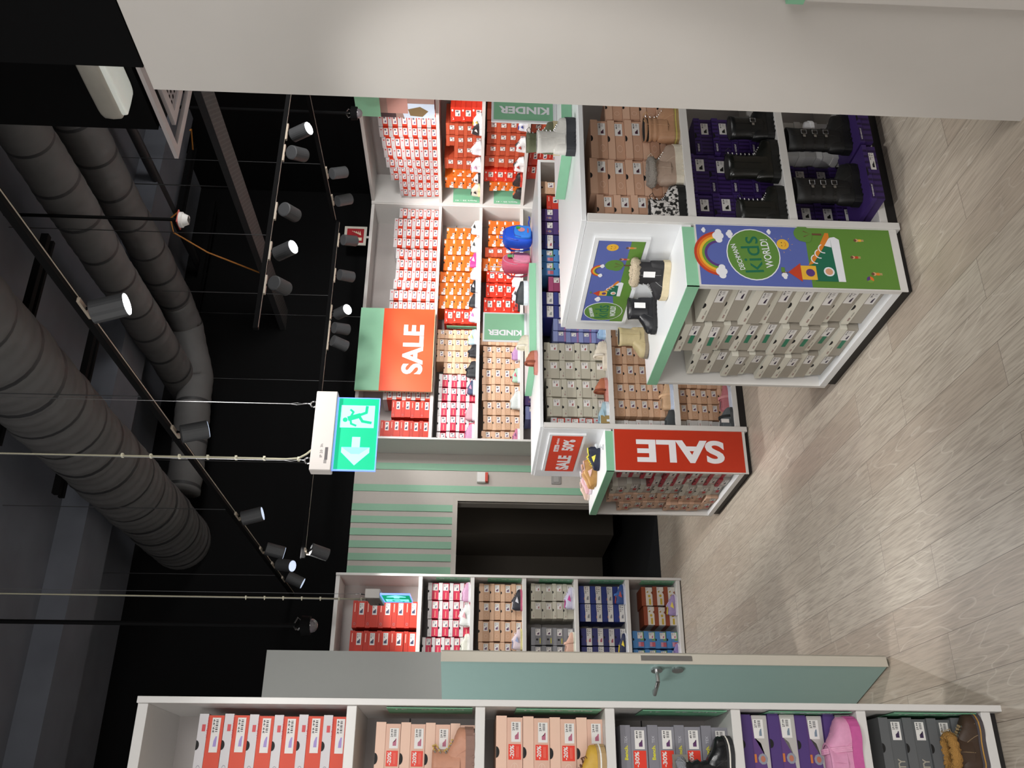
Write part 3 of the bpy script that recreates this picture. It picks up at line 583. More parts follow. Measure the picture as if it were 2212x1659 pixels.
def shoe(name,label,loc,rz,L,H,up,sole,st=.018,W=None,lace=None,fur=None,cat='shoe',group=None,low=None,accent=None,buckles=0,tagc=None,lugs=False,open_back=False,strap=None,toecap=None,rough=.55,midline=None,pattern=None,tilt=0,seam=None,pad=0):
    """H: full height. low: shoe without shaft"""
    W=W or min(.095,L*.42); low=(H<.115) if low is None else low
    t=empty(name,loc,rz); tag(t,label,cat,group)
    if tilt: t.rotation_euler=(0,tilt,rz)
    um=pattern or SM(up,rough)
    # sole
    b=BM(); o0=outline(L,W,.002); prism(b,o0,0,st,0,.012*L/.2,L)
    if lugs:
        for k in range(7): x=L*(.12+.125*k); box(b,x-.004,x+.004,-W*.47,W*.47,-.0,.0065,0)
    sm=[SM(sole,.6)]
    if midline:
        prism(b,outline(L,W,.0028),st*.55,st*.72,1,.012*L/.2,L); sm.append(SM(midline,.5))
    new('sole',b,sm,t)
    # foot
    fh=min(H,L*.50) if low else L*.46
    if low: P=[(0,.62),(.08,.90),(.22,.86),(.36,.80),(.46,.92),(.58,.74),(.72,.50),(.86,.36),(.96,.22),(1,.10)]
    else:   P=[(0,.9),(.2,1.0),(.5,1.0),(.60,.90),(.72,.64),(.84,.46),(.94,.30),(1,.14)]
    if open_back: P=[(0,.92),(.44,.92),(.6,.86),(.75,.62),(.9,.38),(1,.14)]
    b=BM(); rings=[]; ns=20; na=14
    for i in range(ns+1):
        tt=(1-math.cos(math.pi*i/ns))/2; tt=.004+tt*.992 if not open_back else .44+tt*.555
        ww=prof(WID,tt)*W*.97; hh=st*.6+(fh-st)*prof(P,tt); z0=st*.8+.012*L/.2*max(0,(tt-.72))**2*6
        hh=max(hh,.006)
        ring=[]
        for k in range(na+1):
            a=math.pi*k/na; cs,sn=math.cos(a),math.sin(a)
            e=.62 if tt>.4 else .5
            ring.append(b.verts.new((tt*L,-ww*math.copysign(abs(cs)**e,cs),z0+hh*abs(sn)**.75)))
        rings.append(ring)
    for r0,r1 in zip(rings,rings[1:]):
        for k in range(na): b.faces.new((r0[k],r1[k],r1[k+1],r0[k+1]))
    b.faces.new(rings[0]); b.faces.new(rings[-1][::-1])
    um2=[um]
    if not low:
        n=24; prev=None; nz_=14 if pad else 6; zs=[fh*.55+(H-fh*.55)*q/nz_ for q in range(nz_+1)]
        for z in zs:
            k=(z-fh*.55)/(H-fh*.55); cx=L*(.325-.02*k); rx=L*(.315-.03*math.sin(k*math.pi)); ry=W*(.42-.03*math.sin(k*math.pi*.8)+.02*k)
            if pad and k>.35: g_=1+pad*math.sin(k*nz_*math.pi*.62); rx*=g_; ry*=g_
            
            if pad and k>.35: g_=1+pad*math.sin(k*nz_*math.pi*.62); rx*=g_; ry*=g_
            r_=ellring(b,cx,z,rx,ry,n); 
            if prev: skin(b,prev,r_)
            prev=r_
        inn=ellring(b,L*.305,H-.001,rx*.88,ry*.86,n); skin(b,prev,inn); 
        deep=ellring(b,L*.305,H-.03,rx*.85,ry*.83,n); skin(b,inn,deep,1); f=b.faces.new(deep); f.material_index=1
        um2.append(SM('#1a1718' if not fur else fur,.8))
    bmesh.ops.recalc_face_normals(b,faces=b.faces[:])
    new('upper',b,um2,t,smooth=True)
    if low:
        # foot opening
        b=BM(); n=20; top=st*.8+ fh*(.86 if not open_back else .6)
        rr=[]
        if open_back:
            pts=[(x*.98+.002,y*.86) for x,y in outline(L*.52,W*.98,0,14)]; prism(b,pts,st*.95,st*1.08)
            new('insole',b,SM(accent or up,.9),t)
            b=BM(); tube(b,[(L*.45-.02*math.sin(a)*0,-W*.385*math.copysign(abs(math.cos(a))**.62,math.cos(a)),st*.8+(st*.6+(fh-st)*.90)*math.sin(a)**.75) for a in [math.pi*k/14 for k in range(15)]],.0085,8)
            new('cuff',b,SM(accent or up,.95,bump=.5,scale=200),t,smooth=True)
        else:
            ring=[]
            for k in range(n):
                a=2*math.pi*k/n; x=L*(.235+.175*math.cos(a)); y=W*.235*math.sin(a)
                z=st*.8+(st*.6+(fh-st)*prof(P,x/L))*(.985)
                ring.append((x,y,z+.0025-.25*abs(y)*0))
            tube(b,ring+[ring[0],ring[1]],.0038,6,0,False)
            new('collar',b,SM(accent or up,.7),t,smooth=True)
            b=BM(); vs2=[b.verts.new((p[0],p[1]*.95,p[2]+.0012)) for p in ring]; b.faces.new(vs2); new('lining',b,SM('#3a3436',.9),t)
    if lace:
        b=BM(); 
        if low: xs=[.46,.52,.58,.64,.70]; pz=[(L*x,st*.8+st*.6+(fh-st)*prof(P,x)+.001) for x in xs]; ww=W*.22
        else:
            xs=[.78,.72,.67,.63]; pz=[(L*x,st*.8+st*.6+(fh-st)*prof(P,x)+.001) for x in xs]
            nz=max(3,int((H-fh)/.018))
            for k in range(nz):
                z=fh*1.02+(H-fh)*(k+.5)/nz; q=(z-fh*.55)/(H-fh*.55); pz.append((L*(.325-.02*q+.315-.03*math.sin(q*math.pi))+.001,z))
            ww=W*.20
        for i,(x,z) in enumerate(pz):
            tube(b,[(x-.008,-ww,z-.003),(x+.001,0,z+.003),(x-.008,ww,z-.003)],.0036,6)
            if i+1<len(pz): x2,z2=pz[i+1]; tube(b,[(x-.006,-ww,z),(x2,ww*.6,z2)],.0016,5)
        x,z=pz[-1]
        for s in (-1,1): tube(b,[(x,0,z),(x+.012,s*.014,z+.008),(x+.016,s*.03,z-.004),(x+.006,s*.02,z-.012)],.0018,5)
        if not low:
            for x,z in pz:
                for s in (-1,1): tube(b,[(x-.010,s*(ww+.001),z-.003),(x-.004,s*(ww+.0045),z+.001)],.0032,8,1)
        new('laces',b,[SM(lace,.5),STEEL],t)
    if not low:
        b=BM()
        for s in (-1,1):
            q1=[]
            for k in range(9):
                u=k/8; x=L*(.60-.20*u); z=st+(fh*.95-st)*u**.8; wq=prof(WID,x/L)*W*.97*(1-.18*u)
                q1.append((x,s*(wq+.0008),z))
            tube(b,q1,.0013,5)
            tube(b,[(L*.30,s*(W*.40),fh*.5),(L*.31,s*(W*.418),fh*.9),(L*.31,s*(W*.40),(fh+H)*.5),(L*.305,s*(W*.43),H*.97)],.0013,5)
        tube(b,[(L*.80,-W*.44,st*1.1),(L*.765,-W*.33,st+fh*.36),(L*.75,0,st*.8+st*.6+(fh-st)*prof(P,.75)+.001),(L*.765,W*.33,st+fh*.36),(L*.80,W*.44,st*1.1)],.0013,5)
        new('seams',b,SM(seam or up,.4),t)
    if fur:
        b=BM(); n=56; rg=[]
        cz=H-.012 if not low else fh; 
        cx,rx,ry=(L*.305,L*.30,W*.43) if not low else (L*.2,L*.2,W*.33)
        for k in range(n):
            a=2*math.pi*k/n; c_=Vector((cx+rx*math.cos(a),ry*math.sin(a),cz)); row=[]
            for j in range(12):
                g=2*math.pi*j/12; rr=.0145*(1+.55*noise.noise(Vector((k*1.7,j*2.3,L*50)))); row.append(b.verts.new(c_+Vector((math.cos(a)*math.cos(g),math.sin(a)*math.cos(g),math.sin(g)*1.25))*rr))
            rg.append(row)
        for k in range(n): skin(b,rg[k],rg[(k+1)%n])
        bmesh.ops.recalc_face_normals(b,faces=b.faces[:])
        new('fur_collar',b,mat(fur,.95,var=.3,bump=.9,scale=250),t,smooth=True)
    for k in range(buckles):
        z=fh+(H-fh)*((k+.45)/buckles)*.78 if buckles>1 else fh*1.05
        q=(z-fh*.55)/(H-fh*.55); rx=L*(.315-.03*math.sin(q*math.pi))+.0016; ry=W*(.42-.03*math.sin(q*math.pi*.8)+.02*q)+.0016; cx=L*(.325-.02*q)
        b=BM(); a_=ellring(b,cx,z-.007,rx,ry); c_=ellring(b,cx,z+.007,rx,ry); skin(b,a_,c_); sp=new('strap',b,SM(up,.35),t)
        b=BM()
        for s in (-1,1):
            y=s*(ry+.0025); xx=cx+rx*.25
            tube(b,[(xx-.011,y,z-.012),(xx+.011,y,z-.012),(xx+.011,y,z+.012),(xx-.011,y,z+.012),(xx-.011,y,z-.012)],.0022,6)
            box(b,xx-.030,xx-.016,y-.001*s-.0008,y-.001*s+.0008,z-.006,z+.006)
        new('buckle',b,STEEL,sp)
    if strap:
        b=BM(); pts=[]
        for k in range(13):
            a=math.pi*k/12; x=L*.52; pts.append((x-.01*math.sin(a),-W*.40*math.cos(a),st+fh*.86*math.sin(a)**.8+.002))
        for x_ in (-.006,0,.006): tube(b,[(p[0]+x_,p[1],p[2]) for p in pts],.0042,6)
        new('strap',b,SM(strap,.5),t)
    if tagc:
        b=BM(); box(b,L*.20,L*.20+.028,-W*.44-.006,-W*.44-.0045,H*.42,H*.42+.055); box(b,L*.20,L*.20+.028,W*.44+.0045,W*.44+.006,H*.42,H*.42+.055)
        new('price_tag',b,mat(tagc,.5),t)
    if accent and not open_back:
        b=BM()
        for s in (-1,1):
            pts=[(L*.30,s*W*.372,st+fh*.18),(L*.46,s*W*.385,st+fh*.22),(L*.62,s*W*.462,st+fh*.34),(L*.40,s*W*.30,st+fh*.52)]
            pts=[(p[0],p[1]+s*.0035,p[2]) for p in pts]; f=b.faces.new([b.verts.new(p) for p in pts])
        new('side_patch',b,SM(accent,.5),t)
    return t
LEO=mat('#e8e6e4',.5,name='black white brush print',var=0)
nt=LEO.node_tree; nz=nt.nodes['Noise Texture']; nz.inputs['Scale'].default_value=55
mx=[n for n in nt.nodes if n.type=='MIX'][0]; cr=nt.nodes.new('ShaderNodeValToRGB'); cr.color_ramp.elements[0].position=.48; cr.color_ramp.elements[1].position=.52
nt.links.new(nz.outputs['Fac'],cr.inputs[0]); nt.links.new(cr.outputs[0],mx.inputs['Factor']); mx.inputs['A'].default_value=(.015,.015,.015,1); mx.inputs['B'].default_value=(.62,.6,.58,1)
QF={'NR':3.44,'G1':3.425,'G2':5.89,'FR':8.265,'BR':8.70}
ZN={'NR':NZ,'G1':[.96,.5,.088],'G2':[.96,.5,.088],'FR':ZT,'BR':ZT,'RR':ZT}
def S(rk,sh,xh,xt,H,name,label,up,sole,**k):
    L=abs(xt-xh); z=ZN[rk][sh]+k.pop('dz',0); 
    if rk=='RR': return shoe(name,label,(6.48,xh,z),R(-90),L,H,up,sole,**k)
    return shoe(name,label,(xh,QF[rk]+k.pop('dy',0),z),0,L,H,up,sole,**k)
K='shoe'
# nearest rack
S('NR',1,.135,.328,.145,'ankle_boot','dusty pink suede ankle boot with gold laces on the rack before the door','#c08a70','#8a6a5e',lace='#d8b860',group=None,st=.03,lugs=True,cat='boot')
S('NR',2,.09,.275,.10,'sneaker','mustard yellow shoe with a white striped sole on the rack before the door','#c9a13a','#b09468',midline='#efece6',lace='#6a4838',st=.03)
S('NR',3,.11,.306,.20,'snow_boot','glossy black padded boot with grey fur and a white sole line','#17181a','#26272a',midline='#e8e4da',fur='#9a9da4',st=.028,cat='boot',rough=.22,pad=.05)
S('NR',4,.15,.375,.115,'clog','pink rubber clog with a heel strap standing before purple boxes','#d996b8','#c65a9a',st=.035,strap='#e0a0bf',W=.115,cat='clog',tagc=None)
S('NR',5,.20,.392,.13,'ankle_boot','dark brown laced boot with tan fleece collar on the lowest rack shelf','#3c2a1c','#4a4448',midline='#b88a42',lace='#a08a68',seam='#8a7458',fur='#b98a48',st=.026,cat='boot')
# boot gondola
S('G1',0,2.955,3.175,.165,'ankle_boot','tan leather laced boot with a yellow sole line, nearest the end panel'.replace('nearest','beside'),'#b58a6a','#9c8258',midline='#c8c060',lace='#caa06a',st=.024,pad=.05,seam='#c8a282',cat='boot')
S('G1',0,2.70,2.925,.155,'ankle_boot','taupe laced boot with grey fur cuff and chunky cream sole','#ab9585','#d8d0bf',lace='#d8ccb8',seam='#c4b2a2',fur='#a8a199',st=.034,lugs=True,cat='boot')
S('G1',0,2.485,2.69,.165,'ankle_boot','black and white brush-patterned laced boot on the top shelf of boots','#222222','#131415',pattern=LEO,lace='#111111',st=.036,lugs=True,cat='boot')
S('G1',1,2.985,3.20,.21,'ankle_boot','black boot with one silver buckle on the middle shelf','#121314','#101112',buckles=1,st=.034,lugs=True,cat='boot',rough=.35)
S('G1',1,2.745,2.975,.245,'ankle_boot','glossy black laced boot in the middle of the dark purple boxes','#161714','#121312',lace='#0c0c0c',st=.036,lugs=True,cat='boot',rough=.25)
S('G1',1,2.50,2.705,.215,'ankle_boot','matt black laced boot beside the kids poster post','#151613','#121312',lace='#0c0c0c',st=.036,lugs=True,cat='boot',rough=.35)
for i,(a,b_,l) in enumerate(((2.90,3.115,'tall black boot with three silver buckles, beside the white end panel'),(2.60,2.822,'tall black boot with three silver buckles, beside the kids poster'))):
    S('G1',2,a,b_,.30,'tall_boot',l,'#151515','#0e0e0e',seam='#2c2c2c',buckles=3,st=.036,cat='boot',dz=.063,dy=-.03,lugs=True)
S('G1',2,2.99,3.13,.09,'sneaker','shiny silvery white shoe behind the tall buckle boot','#d8d8dc','#e8e8ea',dz=.20,dy=.03)
shoe('ankle_boot','cream white laced boot with black platform sole on top of the boot gondola',(2.925,3.50,1.446),R(-4),.20,.185,'#dad8d2','#33353a',st=.045,lace='#1a1a1a',lugs=True,cat='boot')
shoe('ankle_boot','olive green laced boot with cream sole on the mint-edged riser',(3.075,3.68,1.50),R(-4),.185,.17,'#6f7358','#d5c49c',st=.034,lace='#26261e',lugs=True,cat='boot')
shoe('ankle_boot','black laced boot with cream fur lining and white tag beside the kids picture',(2.40,3.61,1.001),R(128),.19,.175,'#1d1c1f','#cdbf9e',st=.032,lace='#b4b4b4',seam='#8a8a8a',fur='#cdbda2',tagc='#efefef',cat='boot')
shoe('chelsea_boot','plain black chelsea boot with white tag on the end cap',(2.425,3.985,1.001),R(168),.185,.14,'#1c1d21','#141518',st=.022,tagc='#efefef',cat='boot',rough=.35,lugs=True)
shoe('snow_boot','beige suede slip-in boot at the far end of the end cap'.replace('far','back'),(2.40,4.25,1.001),R(178),.17,.15,'#a99a74','#7d7160',st=.018,cat='boot',W=.085)
# slipper gondola
S('G2',0,2.985,3.205,.085,'slipper','cream plush slipper on the top shelf of slippers','#e2d8c6','#e6dccb',open_back=True,accent='#ece4d6',st=.022)
S('G2',0,2.72,2.91,.09,'slipper','brown suede slipper with fluffy cuff on the top shelf','#b0694a','#c98a80',open_back=True,accent='#83432c',st=.022)
S('G2',0,2.545,2.725,.07,'slip_on_shoe','light blue slip-on shoe beside the grey post','#9cb8c4','#d5dfe8',st=.020,accent='#8fb0c0')
S('G2',0,3.235,3.335,.075,'slipper','light blue satin slipper seen toe first among lilac boxes','#9cc0e6','#b4d0ee',W=.075,dy=-.0)
S('G2',1,2.675,2.885,.08,'sandal','beige strappy shoe with pale blue sole on the middle shelf','#c9a684','#c6d2e8',strap='#dcb894',st=.024)
S('G2',1,2.54,2.675,.065,'slip_on_shoe','dark grey slip-on shoe on the middle shelf','#3c4144','#34383a',st=.016)
S('G2',2,2.67,2.88,.07,'ballerina_shoe','dusky pink shoe with a bow and pale sole on the lowest shelf','#b06a72','#cdd3e4',strap='#c88a8e',st=.022)
S('G2',2,2.535,2.72,.085,'slipper','grey slipper with black strap on the lowest shelf','#5a6064','#43474a',strap='#23272a',st=.02,tagc='#e8e4e2')
shoe('slipper','cream slipper standing on the riser of the slipper gondola',(3.235,6.22,1.50),R(8),.20,.085,'#ddd6c0','#e4dcc8',open_back=True,accent='#ece6d6',st=.022)
shoe('slipper','rust brown fluffy slipper in front of the riser',(3.0,6.02,1.446),R(4),.19,.085,'#b46a50','#c9877c',open_back=True,accent='#8c4a36',st=.024)
shoe('sneaker','dark grey shoe with thick white sole on the riser',(3.72,6.25,1.50),R(0),.205,.085,'#3e4346','#e8eef4',st=.034)
shoe('baby_shoe','navy and yellow baby shoe with grey collar on the sale end cap',(2.47,6.10,1.001),R(150),.17,.10,'#1c2238','#20263e',accent='#e2d84a',lace='#e6d832',st=.016,W=.085)
shoe('moccasin','tan suede moccasin with pink lining on the sale end cap',(2.44,6.27,1.001),R(150),.20,.095,'#bd8f52','#b28a50',accent='#e6bcb4',st=.018,W=.09)
shoe('moccasin','tan suede moccasin behind its twin on the sale end cap',(2.46,6.40,1.001),R(158),.19,.10,'#b98a50','#b28a50',accent='#e6bcb4',st=.018,W=.085)
shoe('sneaker','pink and white striped baby sneaker on the sale end cap',(2.46,6.55,1.001),R(155),.18,.085,'#e3b6bc','#efdfe8',accent='#f0e6ea',st=.018,W=.08)
shoe('baby_shoe','pale beige baby shoe at the back edge of the sale end cap',(2.43,6.70,1.001),R(150),.15,.07,'#dcc0ae','#e6d2c6',st=.014,W=.07)
# doorway rack
FRS=[(1,1.84,2.01,.07,'sneaker','pink sneaker with bow on second shelf of the doorway rack','#cf9fc0','#e8e4ea',dict(lace='#d8a8c4')),
(1,1.625,1.815,.10,'high_top_sneaker','white high-top with a pink star on the doorway rack','#dfe2df','#eef0f0',dict(lace='#f0f0f0',accent='#d8a0a8')),
(1,1.396,1.557,.07,'sneaker','plain off-white sneaker on second shelf beside the door leaf','#dcdccf','#e8e8e2',dict(lace='#e8e8e0')),
(2,1.769,1.953,.09,'sneaker','black sneaker with pink sole edge and silver stripes','#2b2c36','#c05a7a',dict(lace='#3a3a44',accent='#d4d4da')),
(2,1.429,1.606,.105,'sneaker','pastel white and lilac sneaker with yellow sole','#d9c9d0','#d9cf90',dict(lace='#e8e4ec',accent='#9aa4c8')),
(3,1.788,1.98,.085,'sneaker','white and lilac sneaker with magenta lining','#c8c4dc','#e2e2ea',dict(lace='#d8d4ec',accent='#c83a90')),
(3,1.403,1.584,.09,'sneaker','pale pink strap shoe with cream sole','#d9b09c','#e6e6d6',dict(strap='#e2b8a4')),
(4,1.836,2.015,.09,'sneaker','blue and red strap sneaker before royal blue boxes','#2c4a86','#c9cde2',dict(strap='#3a6ab0',accent='#a83a3a')),
(4,1.409,1.582,.075,'sneaker','navy sneaker with yellow lightning and white sole','#22284a','#dfe2ea',dict(accent='#e6cc3a')),
(5,1.744,1.93,.09,'sneaker','lilac and white sneaker with yellow patch on the lowest shelf','#9a86b4','#d8d4e0',dict(lace='#c8b8d8',accent='#d8c04a')),
(5,1.40,1.50,.08,'slipper','glittery violet shoe with white sole beside the door leaf','#8a7ab4','#e0dce6',{})]
for sh,a,b_,H,n,l,u,s_,kw in FRS: S('FR',sh,a,b_,H,n,l,u,s_,**kw)
BRS=[(1,6.075,6.255,'white and black sneaker','#e2e4e0','#f0f0ee',dict(accent='#2a2a2c')),
(1,5.835,6.015,'white sneaker with black stripe','#dddfd8','#f0f0ec',dict(accent='#3a3a3a')),
(1,5.63,5.82,'magenta sneaker with white sole','#c23a86','#eceaf0',dict(accent='#f2f2f6')),
(1,5.475,5.628,'all white sneaker','#e4e6ee','#f0f0f6',dict(lace='#ffffff')),
(1,5.308,5.46,'black and white sneaker','#26282c','#e6e8f0',dict(accent='#e8e8ec')),
(1,5.12,5.29,'charcoal sneaker with white sole','#2e3034','#e2e6f0',dict(lace='#111')if False else dict(lace='#e4e4ea')),
(1,4.936,5.10,'pale pink sneaker with magenta loop','#dfc6d2','#eeeaf4',dict(accent='#c860a8')),
(1,4.66,4.84,'iridescent glitter boot','#a8c0cc','#b4b8c0',dict(accent='#c8d07a')),
(1,4.51,4.655,'black baby shoe with gold dots','#1c1c22','#232328',dict(strap='#33333a')),
(1,4.27,4.46,'black ballerina shoe','#24262a','#2a2c30',dict(strap='#1a1a1e')),
(1,4.075,4.235,'navy flowered sneaker','#3c4666','#eceef2',dict(accent='#d880a4')),
(1,3.785,3.97,'rose sneaker with white sole','#c99aa4','#e4e4f0',dict(lace='#e8dce0')),
(1,3.565,3.74,'lilac pink sneaker','#c88fb4','#e8e4ea',dict(lace='#a86a94')),
(2,5.394,5.555,'white sneaker with high tongue','#dfe1ea','#eff0f6',dict(lace='#ffffff')),
(2,5.217,5.39,'white and black sneaker with red tongue','#e2e2ea','#eeeef4',dict(accent='#2c2c34')),
(2,5.089,5.21,'red and black sneaker','#b82c22','#26262a',dict(accent='#222226')),
(2,4.49,4.65,'mauve laced sneaker','#b58ab8','#dfe4e4',dict(lace='#c8a4c8')),
(2,4.229,4.39,'mint green and white sneaker','#a8c8b4','#e2e6f0',dict(accent='#d84a6a')),
(2,3.922,4.12,'pale grey-white sneaker','#ccd2d0','#e0e4e4',dict(lace='#e8ecec')),
(2,3.565,3.70,'rose and white flowered sneaker','#c87a98','#e0e4e6',dict(accent='#7a4a7a'))]
for sh,a,b_,l,u,s_,kw in BRS: S('BR',sh,a,b_,.095,'sneaker',f"{l} on the {['','second','third'][sh]} shelf of the back rack",u,s_,st=.024,**kw)
RRS=[(1,7.371,7.20,'white sneaker with yellow and pink marks','#e2e2e6','#f0f0f4',dict(accent='#d8c04a')),
(1,7.498,7.30,'black sneaker with red laces','#2a2a2c','#e8e8ea',dict(lace='#d04a32',accent='#e8e8e8')),
(1,7.81,7.62,'plain white sneaker','#e0e2ea','#ececf2',dict(lace='#f2f2f6')),
(1,8.09,7.88,'white sneaker with pale pink sign','#e0dfe8','#ececf2',dict(accent='#d8a8cc')),
(1,8.288,8.143,'black and white striped sneaker','#e0e0e4','#2c2c30',dict(accent='#222226')),
(1,8.52,8.32,'off-white sneaker with yellow edge','#d8d8c8','#e2e4ae',dict(accent='#26262a')),
(2,7.415,7.245,'white and blue sneaker','#dcdee8','#e8eaf0',dict(accent='#3444a0')),
(2,7.74,7.54,'white sneaker, black laces and red patch,','#e4e4e6','#eeeeee',dict(lace='#222222',accent='#c83a32')),
(2,8.06,7.85,'white sneaker, black stripes and red patch,','#e4e4e6','#eeeeee',dict(lace='#2a2a2a',accent='#b83a3a')),
(2,8.32,8.12,'black and red sneaker','#242426','#c03a2c',dict(lace='#c84434')),
(2,8.55,8.38,'anthracite sneaker with orange laces','#2e2f31','#26282a',dict(lace='#c86a32'))]
for sh,a,b_,l,u,s_,kw in RRS: S('RR',sh,a,b_,.105,'sneaker',f"{l} on the {['','second','third'][sh]} shelf of the corner side rack",u,s_,st=.024,**kw)
# ================================================================= SIGNS, POSTERS, BAGS
WHT=mat('#efeef2',.5,name='white print',var=.02)
def sale_sign():
    t=empty('sale_sign',(4.03,8.56,2.335)); tag(t,'large hanging sale sign, mint above and orange-red below, over the back rack','sign')
    Wd,Hh=.965,.785; gs=.54
    new('board',bx(0,Wd,0,.025,0,Hh),mat('#d9c9a2',.6,name='sign edge'),t)
    b=BM(); box(b,0,Wd,-.003,0,gs,Hh,0); box(b,0,Wd,-.003,0,.006,gs,1); text(b,'SALE',Wd*.50,gs*.40,Wd*.60,gs*.40,-.005,2,0,.032,5)
    new('printed_face',b,[MINT,mat('#e2481a',.45,name='sale orange',var=.03),WHT],t)
    for x in (.1,.86): b=BM(); tube(b,[(x,.012,Hh),(x,.012,Hh+1.9)],.0015,5); new('hanging_wire',b,STEEL,t)
sale_sign()
t=empty('photo_sign',(6.37,7.165,2.36),R(-90)); tag(t,'hanging sign with mint top and boot photograph, cut off by the end panel','sign')
new('board',bx(0,.96,0,.025,0,.77),WHITE,t)
b=BM(); box(b,0,.96,-.003,0,.53,.77,0); box(b,0,.96,-.003,0,.0,.53,1)
poly(b,[(.0,.0),(.2,.0),(.2,.34),(.0,.30)],-.0035,2); poly(b,[(.02,.12),(.10,.06),(.16,.14),(.12,.26),(.03,.24)],-.004,3); poly(b,[(0,.38),(.06,.38),(.06,.53),(0,.53)],-.004,4); quad(b,.06,.3,.26,.46,-.004,5)
new('printed_face',b,[MINT,mat('#8a6f66',.5),mat('#b8c4d4',.5),mat('#6f5c3c',.5),mat('#3a2a2c',.5),mat('#a87c72',.5)],t)
# red SALE panel on the end cap cheek
def panel(label,x0,x1,y,z0,z1,face):
    t=empty('poster_panel',(x0,y,z0)); tag(t,label,'poster')
    new('backing',bx(0,x1-x0,-.006,0,0,z1-z0),WHITE,t)
    b=BM(); ms=face(b,x1-x0,z1-z0); new('print',b,ms,t); return t
def f_sale(b,w,h):
    quad(b,.008,w-.004,.02,h-.008,-.0068,0)
    text(b,'SALE',w*.49,h*.5,h*.66,w*.54,-.0076,1,90,.035,5); return [mat('#c2351a',.4,name='sale red',var=.03),WHT]
panel('tall red poster reading SALE upwards on the slipper gondola end cap',2.19,2.502,5.843,.03,.945,f_sale)
# ---- kids world artwork (x 0..w, z 0..h)
PB,PG,PC,PGC=mat('#5a68ad',.45,name='poster blue',var=.02),mat('#5f8a38',.45,name='poster green',var=.02),mat('#e9eaf0',.45,name='cloud white',var=.01),mat('#5f8a3e',.45,name='badge green',var=.01)
RB=[mat(c,.45) for c in('#c0432a','#e0762c','#e8b43a','#6f9c3c','#5a3a7c')]
DG,OR,YE,BR_,SK=mat('#1f6a50',.45),mat('#d9822c',.45),mat('#e8b53c',.45),mat('#6a4a34',.45),mat('#d9a07c',.45)
PM=[PB,PG,PC,PGC]+RB+[DG,OR,YE,BR_,SK,INK]
iB,iG,iC,iK,i0,iD,iO,iY,iW,iS,iI=0,1,2,3,4,9,10,11,12,13,14
def cloud(b,x,z,s,y):
    for q,(dx,dz,r) in enumerate(((-.5,0,.38),(0,.18,.5),(.5,0,.36),(0,-.1,.45))): disc(b,x+dx*s,z+dz*s,r*s,y-q*.00012,iC,12)
    
def rainbow(b,x,z,r,y):
    for k in range(5): arcband(b,x,z,r*(1-.1*(k+1)),r*(1-.1*k),8,172,y,i0+k,14)
    cloud(b,x-r*.8,z-.0,r*.36,y-.0006); cloud(b,x+r*.8,z,r*.36,y-.0006)
def badge(b,x,z,rx,rz,y):
    disc(b,x,z,rx*1.04,y,iC,30,rz=rz*1.04); disc(b,x,z,rx,y-.0004,iK,30,rz=rz)
    text(b,'DEICHMANN',x-rx*.12,z+rz*.62,rx*1.05,rz*.20,y-.0008,iC,14,.01)
    text(b,'kids',x,z+rz*.08,rx*1.45,rz*.72,y-.0008,iD,4,.0)
    text(b,'WORLD!',x+rx*.05,z-rz*.52,rx*1.15,rz*.30,y-.0008,iC,6,.01)
def sun(b,x,z,r,y):
    disc(b,x,z,r,y,iY,18); disc(b,x-r*.3,z+r*.2,r*.09,y-.0004,iI,6); disc(b,x+r*.3,z+r*.2,r*.09,y-.0004,iI,6); arcband(b,x,z,r*.42,r*.52,210,330,y-.0004,iO,8)
def tree(b,x,z,s,y):
    quad(b,x-s*.06,x+s*.06,z-s*.9,z,y,iW); disc(b,x,z+s*.1,s*.5,y-.0003,iK,14); disc(b,x-s*.25,z-s*.05,s*.3,y-.00045,iK,10)
    for q,a in enumerate((-.2,.2)): poly(b,[(x,z-s*.3),(x+a*s,z+s*.05),(x+a*s*.8,z+s*.1)],y-.0006-q*.0001,iW)
def bigshoe(b,x,z,s,y):
    poly(b,[(x-s*.55,z),(x+s*.55,z),(x+s*.62,z+s*.10),(x+s*.60,z+s*.2),(x-s*.55,z+s*.16)],y-.0004,iC)
    poly(b,[(x-s*.55,z+s*.14),(x+s*.58,z+s*.18),(x+s*.35,z+s*.36),(x+s*.05,z+s*.62),(x-s*.15,z+s*.70),(x-s*.55,z+s*.66)],y-.0002,iD)
    poly(b,[(x+s*.34,z+s*.2),(x+s*.60,z+s*.2),(x+s*.5,z+s*.32),(x+s*.38,z+s*.36)],y-.0005,iC)
    poly(b,[(x-s*.15,z+s*.78),(x-s*.10,z+s*.66),(x+s*.3,z+s*.40),(x+s*.6,z+s*.22),(x+s*.72,z+s*.22),(x+s*.72,z+s*.30),(x+s*.40,z+s*.46)],y-.0007,iO)
    for k in range(3): arcband(b,x+s*(.02+.14*k),z+s*(.58-.10*k),s*.10,s*.125,20,190,y-.0009,iC,8)
    disc(b,x-s*.30,z+s*.34,s*.12,y-.0008,iC,14); disc(b,x-s*.30,z+s*.34,s*.085,y-.001,iS,12)
    quad(b,x-s*.52,x-s*.16,z+s*.62,z+s*.98,y-.0006,iY); disc(b,x-s*.34,z+s*.76,s*.10,y-.0009,i0+4,12); poly(b,[(x-s*.58,z+s*.96),(x-s*.10,z+s*.96),(x-s*.34,z+s*1.25)],y-.001,i0); quad(b,x-s*.36,x-s*.34,z+s*1.25,z+s*1.4,y-.0006,iW); quad(b,x-s*.34,x-s*.22,z+s*1.32,z+s*1.4,y-.0007,iG)
